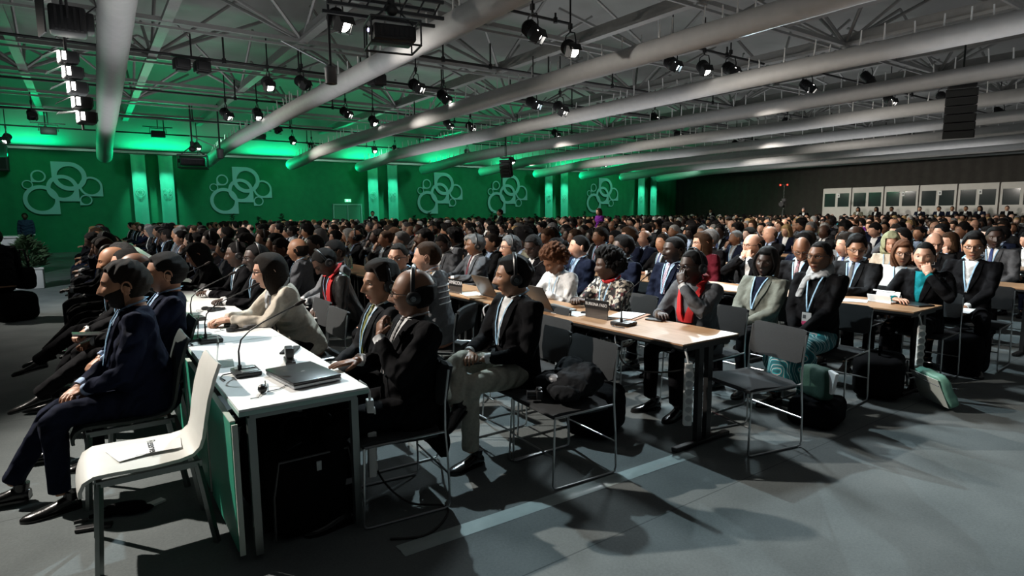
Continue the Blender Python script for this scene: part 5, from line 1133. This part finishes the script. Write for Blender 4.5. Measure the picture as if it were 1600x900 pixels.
# front row, backs to the white tables
P_('person in navy suit with greying dark hair and beard, nearest in front row', .20, 4.08, face=180, look=-6, head='m', hair='short', hairc='dark', skin='tan', jacket='darkblue', shirt='shirtblue', trousers='navy', badge=False, beard='dark', legs='std', legr='out', lh=(.27, .06, .64), rh=(.30, -.06, .64), lhp='hold', rhp='relax', h=.02, lean=3, cuffs=True, fat=1.22)
P_('person in dark suit leaning back behind the navy-suited person, hands clasped', .36, 4.72, face=182, look=-8, hair='short', hairc='black', skin='tan', jacket='navy', shirt='shirtblue', badge=False, h=.02, lean=-6, lh=(.33, .03, .66), rh=(.34, -.02, .68), lhp='hold', rhp='hold', legr='out')
P_('person in black suit holding a tablet, third along the front row', .34, 5.36, face=183, look=-8, hair='balding', hairc='black', skin='brown', jacket='black', badge=False, nod=14, lean=4, lh=(.36, .03, .68), rh=(.34, -.06, .68), lhp='hold', rhp='hold', legs='cross', extra=held_tablet)
P_('person in black suit with crossed legs, fourth along the front row', .30, 6.0, face=182, look=-8, hair='crop', hairc='black', skin='fair', jacket='black', badge=False, lh=(.35, .02, .66), rh=(.36, -.04, .66), lhp='hold', rhp='hold', legr='out', lean=3)
P_('bald person in dark suit, fifth along the front row', .26, 6.64, face=182, look=-5, hair='balding', hairc='dark', skin='tan', jacket='charcoal', badge=False, legs='cross', lean=6, nod=5)
P_('person with grey hair in dark suit, sixth along the front row', .30, 7.28, face=182, look=-5, hair='short', hairc='grey', skin='fair', jacket='black', badge=False, legr='cross', lean=2)
# first table row
fist = ((.2, -.25, .95), (-.9, .1, .3))
P_('bald person in black suit with headphones and glasses, chin on his fist', 1.385, 3.00, face=174, look=-24, head='mw', hair='balding', hairc='black', skin='brown', jacket='black', shirt='white', tie=T_DOT, lanyard=False, glasses=True, phones=True, fat=1.16, h=-.02, lean=-6,
   lh=(.165, .085, .945), lhp='fist', lht=((-.25, -.45, .85), (.9, .1, .25), (.3, .55, -.9)), rh=(.21, -.16, .785), rhp='flat', rht=((1, .12, -.05), (0, 0, 1), (-.5, -.6, -.5)), beard=None, tilt=-3)
P_('dark-haired person in black suit with olive tie and headphones at white table', 1.50, 3.60, face=176, look=8, h=-.03, head='n', hair='side', hairc='dark', skin='tan', jacket='charcoal', tie=T_OLIVE, phones=True, lean=-2, lh=(.30, .05, .62), rh=(.28, -.1, .62))
P_('person in beige jacket with dark bob and glasses leaning on white table', 1.40, 4.98, face=180, look=-8, head='f', fem=True, hair='bob', hairc='dark', skin='fair', jacket='beige', shirt='grey', lanyard=False, glasses=True, lean=20, fat=1.12, h=.01, lh=(.56, .05, .80), rh=(.58, -.04, .80), lhp='hold', rhp='hold', lht=((1, -.35, -.05), (0, .2, 1)), rht=((1, .35, -.05), (0, -.2, 1)), collar=False, extra=scarf_grey(cm('lightgrey')), cuffs=False)
P_('person in black suit with glasses and pale lanyard at white table', 1.44, 6.22, face=180, look=8, head='mw', hair='crop', hairc='black', skin='deep', jacket='black', glasses=True, phones=True, lean=8, badge=False, lh=(.42, .06, .78), rh=(.42, -.06, .78), tie=T_BLACK)
P_('person in black suit typing on the silver laptop', 1.40, 6.90, face=180, look=-10, head='m', hair='crop', hairc='black', skin='dark', jacket='black', phones=True, lean=8, badge=False, lh=(.42, .06, .79), rh=(.42, -.08, .79), lhp='relax')
P_('person with long black hair in black coat bending over the white table', 1.30, 7.85, face=180, look=-12, head='f', fem=True, hair='bob', hairc='black', skin='tan', jacket='black', lean=22, nod=12, lanyard=False, vneck=False, fat=1.15, lh=(.50, .1, .79), rh=(.5, -.1, .79))
P_('person in purple jacket with dark hair at the white tables', 1.95, 9.5, face=180, look=-10, head='f', fem=True, hair='bob', hairc='dark', skin='fair', jacket='purple', lanyard=False, vneck=False, lean=4)
# second seat line
cross_r = (Vector((.40, -.09, .585)),)
P_('person in black blazer and khaki trousers with headphones, legs crossed', 2.31, 3.24, face=178, look=-28, head='n', hair='short', hairc='black', skin='tan', jacket='black', shirt='white', trousers='khaki', badge=False, phones=True, h=-.01, lean=0, lh=(.25, .05, .66), rh=(.34, -.03, .70), lhp='hold', rhp='relax', legr=((.45, .0, .67), (.55, .17, .42), (.75, .40, -.30)), legs='std', extra=held_phone)
P_('person in grey track jacket with gold shoulder stripe seen from behind', 2.45, 4.60, face=134, look=8, legs='back', legr='back', head='m', hair='crop', hairc='brown', skin='fair', jacket='midgrey', lanyard=True, badge=False, vneck=False, h=.04, lean=6, extra=stripes)
P_('person with short dark hair and glasses turning toward the camera', 2.42, 5.25, face=195, look=30, head='n', hair='crop', hairc='dark', skin='fair', jacket='black', glasses=True, badge=False, lean=2)
P_('person in leather jacket with red scarf and headphones, head bent over papers', 2.10, 5.75, face=180, look=-5, nod=35, head='m', hair='crop', hairc='black', skin='dark', jacket='black', phones=True, lean=20, badge=False, extra=lambda *a: (scarf_red(*a), held_papers(*a)), jm=mat('black_leather_jacket', (.012, .011, .011), .35, bump=.3, bscale=60), vneck=False, lh=(.35, .04, .66), rh=(.36, -.06, .66))
P_('person in grey jacket with blue lanyard holding papers on lap', 2.20, 6.45, face=180, look=5, nod=10, head='m', hair='crop', hairc='black', skin='dark', jacket='midgrey', shirt='white', extra=held_papers, lh=(.36, .08, .68), rh=(.36, -.08, .68), fat=1.1)
P_('person with receding hair in grey suit beside the beige-jacket person', 2.05, 7.15, face=150, look=-10, head='m', hair='balding', hairc='dark', skin='tan', jacket='grey', badge=False, lean=4)
# second table row
P_('person in grey jacket with red scarf, glasses and headphones, hand to mouth', 4.06, 3.08, face=180, look=-10, head='f', fem=True, hair='crop', hairc='black', skin='deep', jacket='grey', glasses=True, phones=True, lanyard=False, vneck=False, lean=8, fat=1.18, h=-.02, lh=(.30, .055, 1.02), lhp='fist', lht=((-.2, -.35, .9), (.9, .1, .2), (.9, .35, -.6)), rh=(.36, -.12, .78), rhp='relax', extra=scarf_red)
P_('person in black and cream print jacket with short black hair and lanyard', 4.06, 4.02, face=180, look=-24, head='f', fem=True, hair='afro', hairc='black', skin='dark', jacket='black', jm=PRINT, lanyard=True, vneck=False, badge=False, lean=10, fat=1.15, h=-.07, lh=(.42, .06, .79), rh=(.46, -.10, .79), lhp='relax', extra=collar_red, cuffs=False)
P_('person with curly auburn hair in white blouse bending over brown laptop', 4.06, 4.72, face=180, look=-8, nod=28, head='f', fem=True, hair='afro', hairc='auburn', skin='brown', jacket='white', shirt='white', lanyard=True, badge=False, vneck=False, lean=16, h=-.05, lh=(.42, .1, .80), rh=(.44, -.12, .80), cuffs=False)
P_('person in black suit looking down behind the dark laptop', 4.10, 5.28, face=180, look=20, nod=16, head='m', hair='crop', hairc='black', skin='deep', jacket='black', lanyard=False, h=.04, lean=6)
P_('grey-haired person with glasses and headphones beside the dark laptop', 4.14, 5.88, face=180, look=-18, head='m', hair='short', hairc='grey', skin='fair', jacket='charcoal', glasses=True, phones=True, badge=False)
P_('grey-haired person in grey suit with maroon tie behind CAMBODIA plate', 4.06, 6.55, face=178, look=-18, head='mw', hair='short', hairc='grey', skin='brown', jacket='grey', tie=T_RED, phones=True, lanyard=False, fat=1.2, lh=(.40, .08, .79), rh=(.42, -.1, .79))
P_('bald person in grey suit looking down near CAMBODIA plate', 4.06, 7.28, face=184, look=20, nod=24, head='m', hair='crop', hairc='black', skin='deep', jacket='grey', lanyard=False, phones=True, lean=6)
# seat line behind it
P_('person in navy suit with light blue shirt and striped tie', 4.86, 4.05, face=180, look=-14, head='mw', hair='crop', hairc='black', skin='deep', jacket='navy', shirt='shirtblue', tie=T_PURP, badge=False, h=.02, lean=-3, fat=1.08)
P_('person in grey-green jacket with black bob and blue lanyard, hands in lap', 4.98, 3.14, face=182, look=12, tilt=-6, head='f', fem=True, hair='bob', hairc='black', skin='deep', jacket='greygreen', shirt='navy', badge=False, h=-.05, lean=-10, fat=1.05, lh=(.27, .03, .60), rh=(.30, -.05, .60), lhp='relax', collar=False, cuffs=False)
P_('person in black top with pale scarf, glasses, badge and teal print skirt', 4.98, 2.60, face=184, look=-4, nod=-6, head='f', fem=True, hair='crop', hairc='black', skin='brown', jacket='black', glasses=True, phones=False, badge=True, vneck=False, h=.02, lean=-2, fat=1.22, skirt=TEALP, lh=(.27, .0, .60), rh=(.26, -.05, .58), lhp='relax', extra=scarf_grey(cm('lightgrey')), cuffs=False)
P_('person with glasses in dark suit pressing both hands to his chin', 6.62, 4.25, face=182, look=-12, head='mw', hair='balding', hairc='dark', skin='fair', jacket='black', glasses=True, lanyard=False, lh=(.20, .05, 1.02), rh=(.20, -.04, 1.03), lhp='fist', rhp='fist', lht=((-.2, -.3, .9), (.9, 0, .2), (.9, .3, -.6)), rht=((-.2, .3, .9), (.9, 0, .2), (.9, -.3, -.6)), h=.0, lean=4)
P_('person in maroon top with glasses and dark hair left of the hands-at-chin person', 6.55, 4.95, face=182, look=-26, head='f', fem=True, hair='bob', hairc='brown', skin='fair', jacket='maroon', glasses=True, lanyard=False, vneck=False, lean=2)
P_('balding person with maroon tie looking down behind the grey-green jacket person', 6.55, 3.62, face=184, look=25, nod=22, head='m', hair='balding', hairc='black', skin='brown', jacket='black', tie=T_RED, glasses=True, badge=False, h=-.02)
P_('person in charcoal suit with glasses and light blue shirt at right-hand table', 6.52, 3.02, face=184, look=28, nod=6, head='n', hair='side', hairc='black', skin='tan', jacket='charcoal', shirt='shirtblue', tie=T_BLACK, glasses=True, badge=False, h=.01, fat=1.1, lh=(.38, .05, .78), rh=(.40, -.08, .78))
P_('person in black jacket and teal top resting cheek on hand at right-hand table', 6.42, 2.34, face=182, look=10, head='f', fem=True, hair='bun', hairc='black', skin='fair', jacket='black', shirt='teal', lanyard=False, collar=False, lean=4, h=-.02, lh=(.22, .10, 1.0), lhp='fist', lht=((-.3, -.4, .85), (.9, .1, .2), (.9, .4, -.6)), rh=(.40, -.1, .78), fat=1.05)
P_('person in white jacket with glasses and short brown hair behind teal-topped person', 7.22, 2.86, face=184, look=22, head='f', fem=True, hair='bob', hairc='auburn', skin='tan', jacket='white', shirt='lightgrey', glasses=True, lanyard=True, badge=False, collar=False, h=-.06)
P_('person in black suit and white shirt with lanyard holding papers at far right', 7.36, 2.27, face=184, look=10, head='n', hair='side', hairc='black', skin='tan', jacket='black', shirt='white', glasses=True, badge=False, h=.03, lh=(.32, .06, .64), rh=(.33, -.06, .65), extra=held_papers, legs='wide', legr='wide')
P_('person in pale green headscarf behind the white-jacket person', 8.85, 3.66, face=184, look=24, nod=8, head='f', fem=True, hair='hijab', skin='fair', jacket='beige', vneck=False, lanyard=True, badge=False, h=-.04)
P_('bald person in dark jacket wearing glasses beside the headscarf person', 9.10, 3.24, face=184, look=30, nod=12, head='mw', hair='balding', hairc='grey', skin='fair', jacket='charcoal', glasses=True, h=-.03)
P_('person in grey suit with white shirt near right edge, fourth table row', 9.15, 2.62, face=184, look=22, head='m', hair='crop', hairc='black', skin='deep', jacket='grey', tie=T_BLUE, h=.06)
# chairs under the people at the front
for i, (x, y) in enumerate(((.14, 4.08), (.27, 4.72), (.27, 5.36), (.25, 6.0), (.22, 6.64), (.25, 7.28))): dark_chair(x-.02, y, 180, 'dark shell chair with steel legs under the %s person of the front row' % ['first', 'second', 'third', 'fourth', 'fifth', 'sixth'][i])
for x, y, rz, lb in ((1.29, 3.0, 174, 'charcoal chair carrying the bald person in headphones'), (1.54, 3.62, 178, 'charcoal chair under the person with olive tie'), (1.44, 4.98, 180, 'charcoal chair under the person in beige jacket'), (1.5, 5.6, 180, 'empty charcoal chair just beyond the beige-jacket person'), (2.36, 3.26, 180, 'charcoal chair under the person in blazer and khaki trousers'), (2.48, 4.62, 128, 'charcoal chair under the person in grey track jacket'), (2.45, 5.25, 190, 'charcoal chair under the person turning round'),
                    (4.12, 3.08, 180, 'charcoal chair under the person in red scarf'), (4.1, 4.02, 180, 'charcoal chair under the person in print jacket'), (5.0, 3.16, 182, 'charcoal chair under the person in grey-green jacket'), (5.0, 2.50, 184, 'charcoal chair under the person in pale scarf'), (4.88, 4.05, 180, 'charcoal chair under the person with striped tie'), (6.55, 3.02, 184, 'charcoal chair under the person in charcoal suit'), (6.45, 2.34, 182, 'charcoal chair under the person in teal top'), (7.4, 2.20, 184, 'charcoal chair under the person holding papers at far right'), (7.25, 2.86, 184, 'charcoal chair under the person in white jacket')):
    grey_chair(x, y, rz, lb)
# jacket spread over the chair back behind the bald man
g = G(); g.box((0, 0, 0), (.05, .44, .56)); v, f, _ = g.arrays(); v, f = vox(v, f, .014, 2); v = wrinkle(v, .022, 14, 11); v[:, 2] = np.maximum(v[:, 2], -.31)
t = thing('draped_coat', 'black coat draped over the chair back behind the bald headphone person', 'coat', (1.56, 3.04, .52), math.radians(-6)); mkobj('coat', v, f, cm('black'), t)
# ---- standing people and watchers
def stander(label, x, y, face, z=0, **k):
    o = P_(label, x, y, face=face, hi=False, stand=True, lanyard=False, **k); o.location.z = z; return o
stander('person in grey suit standing among the far crowd before third wall logo', 13.9, 20.5, 150, jacket='charcoal', hair='short', hairc='dark', skin='tan')
stander('person in purple-grey top standing in the far crowd near banner pair', 16.3, 17.2, 170, jacket='purple', hair='bob', hairc='brown', skin='fair', head='f', vneck=False)
stander('person in dark blue jacket standing by green wall at far left', -2.0, 31.2, 260, jacket='denim', hair='short', hairc='dark', skin='dark', vneck=False)
stander('person in dark suit standing in front of the green double door', 12.6, 30.8, 240, jacket='black', hair='short', skin='tan')
stander('person in dark suit standing by the fourth wall logo', 20.6, 30.6, 240, jacket='black', hair='short', skin='tan')
stander('dark-suited person standing beside the interpreter booths under red lights', 33.6, 18.6, 200, z=.0, jacket='black', hair='short', hairc='grey', skin='fair')
stander('person in dark clothes standing at the back wall right of banners', 33.2, 24.6, 210, jacket='black', hair='short', skin='brown')
for i, y in enumerate((17.2, 16.2, 15.4, 14.0, 13.1, 12.5, 11.9, 11.3, 10.2)):
    x = 37.0; P_('person in dark clothes sitting before the interpreter booths, %s from the left' % ordn[i if i < 9 else 8], x, y, face=180+random.uniform(-12, 12), hi=False, stand=True, jacket=random.choice(['black', 'charcoal', 'navy', 'olive']), skin=random.choice(['tan', 'fair', 'brown']), hair=random.choice(['short', 'bob', 'crop']), lanyard=False, h=.02, group='people before the booths')
# left edge: dark figure with shoulder bag
P_('person in black coat at far left edge seen from behind with shoulder bag', -1.12, 12.0, face=120, look=0, hair='short', hairc='dark', skin='tan', jacket='black', lanyard=False, h=.10, lean=8, fat=1.25, vneck=False)
softbag('shoulder_bag', 'black shoulder bag beside the person at far left edge', -.86, 12.1, 30, (.16, .42, .36), M_NYL, 31, lambda t: G().tube([(0, -.15, .34), (0, -.05, .62), (0, .05, .62), (0, .15, .34)], .014, 6).build('strap', M_NYL, t), .46)
softbag('travel_case', 'black travel case under the person at far left edge of view', -1.02, 12.0, 30, (.50, .60, .44), M_NYL, 33)
t = thing('television_camera', 'television camera on tripod with two red lights before the dark wall', 'camera', (33.2, 19.6, 0), math.radians(200)); g = G()
for a in (0, 2.1, 4.2): g.cyl((.45*math.cos(a), .45*math.sin(a), 0), (0, 0, 1.7), .025)
g.build('tripod', M_BLK, t); g = G(); g.box((0, 0, 1.95), (.7, .25, .35), 0, None, .03); g.cyl((.35, 0, 1.95), (.75, 0, 1.95), .13, 16); g.box((-.1, 0, 2.2), (.3, .2, .14)); g.build('camera_body', M_BLK, t); g = G(); g.box((0, -.22, 3.05), (.14, .06, .07)); g.box((0, .16, 3.05), (.14, .06, .07)); g.build('red_lights', mat('red_lamp', (1, .05, .03), .4, emit=(1, .04, .02), estr=4), t); g = G(); g.cyl((0, 0, 2.2), (0, 0, 3.05), .02); g.cyl((0, -.25, 3.05), (0, .2, 3.05), .015); g.build('mast', M_BLK, t)

# ================================================================ THE SEATED AUDIENCE
random.seed(21)
TPL = []
specs = [dict(head='m', hair='short'), dict(head='n', hair='side'), dict(head='mw', hair='balding'), dict(head='m', hair='crop'), dict(head='f', hair='bob', fem=True, vneck=False), dict(head='mw', hair='short', fat=1.15), dict(head='f', hair='bun', fem=True, collar=False), dict(head='n', hair='crop', glasses=True), dict(head='m', hair='short', phones=True), dict(head='mw', hair='balding', phones=True, glasses=True, fat=1.12), dict(head='f', hair='bob', fem=True, lean=6, nod=8), dict(head='n', hair='short', lean=10, nod=14), dict(head='m', hair='crop', phones=True, lean=4), dict(head='f', hair='afro', fem=True)]
poses = [dict(), dict(lh=(.32, .03, .64), rh=(.33, -.03, .64), lhp='hold', rhp='hold'), dict(lh=(.42, .1, .79), rh=(.42, -.1, .79)), dict(rh=(.20, -.06, 1.01), rhp='fist', rht=((-.2, .3, .9), (.9, 0, .2), (.9, -.3, -.6))), dict(lh=(.20, .06, 1.01), lhp='fist', lht=((-.2, -.3, .9), (.9, 0, .2), (.9, .3, -.6)))]
for i, s in enumerate(specs):
    k = dict(face=180, look=[-14, -26, -6, -20, -12, -30, -18, 4, -16, -22, -4, -10, 6, -24][i], hi=False, tie=[T_RED, T_BLUE, T_BLACK, None, None, T_BLUE, None, T_BLACK, T_PURP, T_RED, None, None, T_BLUE, None][i], badge=(i % 4 == 0), lanyard=(i % 3 == 0), seed=40+i, lower=True)
    k.update(poses[i % 5]); k.update(s); TPL.append((person('person', 'x', **k), s))
KID = {}
for o in bpy.data.objects:
    if o.parent is not None: KID.setdefault(o.parent.name, []).append(o)
seats = []
for r_ in range(15):
    for li, X in enumerate((1.46+2.53*r_+(.06 if r_ else 0), 2.32+2.53*r_)):
        st = {(0, 0): 8.7, (0, 1): 7.8, (1, 0): 7.95, (1, 1): 4.75, (2, 0): 5.6, (2, 1): 3.5, (3, 0): 4.35, (3, 1): 2.7}.get((r_, li), 2.2)
        y = st; n = 0
        while y < 29.3:
            seats.append((X, y, r_, li, n)); n += 1; y += .63
        
y = 7.95; n = 6
while y < 22: seats.append((.25, y, -1, 0, n)); y += .64; n += 1
vis = []
for (X, y, r_, li, n) in seats:
    if random.random() < (.05 if X < 6 else .08): continue
    if any(abs(X-a)*.8+abs(y-b) < .58 for a, b in OCC): continue
    if X > 35.5: continue
    x = X+random.uniform(-.10, .10); yy = y+random.uniform(-.08, .08); px, py, pz = project((x, yy, 1.2))
    if px < -30 or px > 1640 or pz < 0: continue
    vis.append((pz, x, yy, r_, li, n))
vis.sort()
SK = ['fair']*10+['pale']*4+['tan']*8+['brown']*5+['dark']*4+['deep']*4
JK = ['black']*12+['charcoal']*9+['navy']*8+['grey']*5+['midgrey']*2+['brown', 'olive', 'beige', 'maroon', 'purple', 'teal', 'red', 'white', 'lightgrey', 'darkblue', 'darkblue', 'shirtblue']
HC = ['black']*10+['dark']*10+['brown']*6+['grey']*5+['white']+['blond']
rown = ['first', 'second', 'third', 'fourth', 'fifth', 'sixth', 'seventh', 'eighth', 'ninth', 'tenth', 'eleventh', 'twelfth', 'thirteenth', 'fourteenth', 'fifteenth']
hairw = {'black': 'black', 'dark': 'dark', 'brown': 'brown', 'grey': 'grey', 'white': 'white', 'blond': 'blond', 'auburn': 'auburn'}
NIND = 300-len(OCC)
for ci, (pz, x, y, r_, li, n) in enumerate(vis[:NIND]):
    root, s = TPL[ci % len(TPL)] if ci < len(TPL) else random.choice(TPL)
    sk = random.choice(SK); hc = 'black' if sk in ('dark', 'deep') else random.choice(HC); hc = 'black' if s['hair'] == 'afro' else hc
    if s['hair'] == 'afro': sk = random.choice(['brown', 'dark', 'tan'])
    jk = random.choice(JK if s.get('fem') else JK[:36]+['darkblue']); shc = random.choice(['white']*5+['shirtblue']*3+['lightgrey'])
    if ci < len(TPL): c = root; kids = KID[root.name]
    else:
        c = root.copy(); SC.collection.objects.link(c); kids = []
        for ch in KID[root.name]:
            if pz > 11 and ch.name.startswith(('cuff', 'badge')): continue
            d = ch.copy(); SC.collection.objects.link(d); d.parent = c; kids.append(d)
    c.location = (x, y, 0); c.rotation_euler = (0, 0, math.radians(180+random.uniform(-14, 8))); sc = random.uniform(.955, 1.03); c.scale = (sc, sc, sc)
    for d in kids:
        b = d.name.split('.')[0]
        def setm(i, m): d.material_slots[i].link = 'OBJECT'; d.material_slots[i].material = m
        if b == 'body': setm(0, skinmat(sk)); setm(1, M_LIPL(sk)); setm(4, hairmat('dark' if hc == 'white' else hc))
        elif b == 'hair': setm(0, hairmat(hc))
        elif b == 'jacket': setm(0, cm(jk))
        elif b == 'shirt' or b == 'cuff': setm(0, cm(shc))
        elif b == 'trousers': setm(0, cm(random.choice(['black', 'charcoal', 'navy'])))
    hw = 'balding' if s['hair'] == 'balding' else hairw[hc]+'-haired'; ac = ' with headphones' if s.get('phones') else ' with glasses' if s.get('glasses') else ''
    rl = 'front row before the white tables' if r_ < 0 else ('%s table row' % rown[r_] if li == 0 else 'chair line behind %s table row' % rown[r_])
    c['label'] = '%s person in %s jacket%s, %s seat, %s' % (hw, {'shirtblue': 'light blue', 'darkblue': 'dark blue', 'midgrey': 'mid grey', 'lightgrey': 'light grey'}.get(jk, jk), ac, nth(n+1), rl)
    c['group'] = 'seated audience members'
    if pz < 8.5 and li >= 0 and r_ >= 0: grey_chair(x+.02, y, 180, 'charcoal chair under the %s seat person of %s' % (nth(n+1), rl))
# the rest, too many and too far off to tell apart: low-detail figures in one object
LOW = []
for i, s in enumerate(specs):
    (hv, hf, _), kw = (lambda k: (head_get(False, k)))(s['head']); u, f0 = dense_dirs(14, 11); 
    kw2 = kw; hvl = head_shape(u, **kw2); g = G(); look = math.radians([-14, -24, -6, -20, -12, -30, -18, 4, -16, -22, -4, -10, 6, -20][i]); HM = Matrix.Translation((.01, 0, 1.20))@Matrix.Rotation(look, 4, 'Z')@Matrix.Rotation(math.radians([0, 0, 6, 0, 10, -3][i % 6]), 4, 'Y')
    g.add(hvl, f0, 0, HM)
    hs = s['hair']; kwh = dict(kw2); kwh['nose'] = 0; hv2 = head_shape(u, **kwh); az = u[:, 0]/np.maximum(np.sqrt(u[:, 0]**2+u[:, 1]**2), 1e-6); side = ss(az, -.35, .25); fr = ss(az, .35, .8)
    low_ = -.15 if hs == 'bob' else -.06; hl = low_*(1-side)+(((.0 if hs != 'bob' else -.12)+.015)*(1-fr)+.07*fr)*side
    if hs == 'balding': ins = ss(.055-hv2[:, 2], 0, .02)*ss(hv2[:, 2]-hl, -.004, .01)*(1-ss(az, 0, .4))
    else: ins = ss(hv2[:, 2]-hl, -.006, .012)
    hv2 = hv2+(hv2/np.linalg.norm(hv2, axis=1)[:, None])*(-.008+ins*(.018 if hs in ('crop', 'balding') else .028 if hs != 'afro' else .06))[:, None]; g.add(hv2, f0, 1, HM)
    T = Torso(s.get('fat', 1), s.get('fem', False)); v, f = T.mesh(.0, 12); g.add(v, f, 2)
    for sd in (-1, 1):
        S = Vector((-.02, sd*.17, .985)); Wd = Vector((.30, sd*.08, .68)); E, Wd = ik(S, Wd, .28, .26, (-.3, sd*.7, -.7)); g.tube([S+Vector((0, -sd*.08, 0)), S, E, Wd], [.07, .072, .055, .042], 7, 2); g.ell(Wd+Vector((.05, 0, 0)), (.06, .04, .03), 7, 0)
    g.tube([(-.03, 0, 1.0), (0, 0, 1.12)], .055, 8, 0)
    if s.get('vneck', True): v, f = T.patch(lambda z: -.06*(z-.74)/.3-.012, lambda z: .06*(z-.74)/.3+.012, [.76, .86, .95, 1.04], .012, .01, 3); g.add(v, f, 3)
    if s.get('phones'): g.tube([(.0, .095*math.cos(a), 1.205+.13*math.sin(a)) for a in np.linspace(0, PI, 9)], .008, 5, 4)
    v, f, m = g.arrays(); LOW.append((v, f, np.array(m)))
pal = [skinmat(k) for k in ('fair', 'pale', 'tan', 'brown', 'dark', 'deep')]+[hairmat(k) for k in ('black', 'dark', 'brown', 'grey', 'white', 'blond')]+[cm(k) for k in ('black', 'charcoal', 'navy', 'grey', 'midgrey', 'brown', 'olive', 'maroon', 'red', 'white', 'purple', 'teal')]+[cm('white'), cm('shirtblue'), M_PLB]
si = [0]*8+[1]*4+[2]*6+[3]*4+[4]*3+[5]*3; hi_ = [6]*10+[7]*10+[8]*5+[9]*3+[10]*1+[11]*1; ji = [12]*12+[13]*9+[14]*8+[15]*5+[16]*3+list(range(17, 24)); V = []; F = []; MI = []; off = 0
for (pz, x, y, r_, li, n) in vis[NIND:]:
    v, f, m = random.choice(LOW); a = math.radians(180+random.uniform(-16, 10)); sc = random.uniform(.95, 1.04); ca, sa = math.cos(a)*sc, math.sin(a)*sc
    w = np.stack([v[:, 0]*ca-v[:, 1]*sa+x, v[:, 0]*sa+v[:, 1]*ca+y, v[:, 2]*sc], 1); V.append(w); F += [tuple(i+off for i in q) for q in f]; off += len(v)
    sk = random.choice(si); tab = np.array([sk, 6 if sk > 3 else random.choice(hi_), random.choice(ji), random.choice([24, 24, 25]), 26]); MI.append(tab[m])
ob = mkobj('distant_audience', np.vstack(V), F, pal, None, True, np.concatenate(MI).tolist()); tag(ob, 'dense far crowd of seated audience filling the back of the hall', 'crowd', None, 'stuff')
for root, s in TPL:
    if root['label'] == 'x':
        for ch in KID[root.name]: bpy.data.objects.remove(ch)
        bpy.data.objects.remove(root)
for o in list(bpy.data.objects):
    if o.parent is None and o.get('label') == 'x':
        for ch in list(o.children_recursive): bpy.data.objects.remove(ch)
        bpy.data.objects.remove(o)
print('AUDIENCE', len(vis), 'individuals', NIND, 'objects', len(bpy.data.objects))
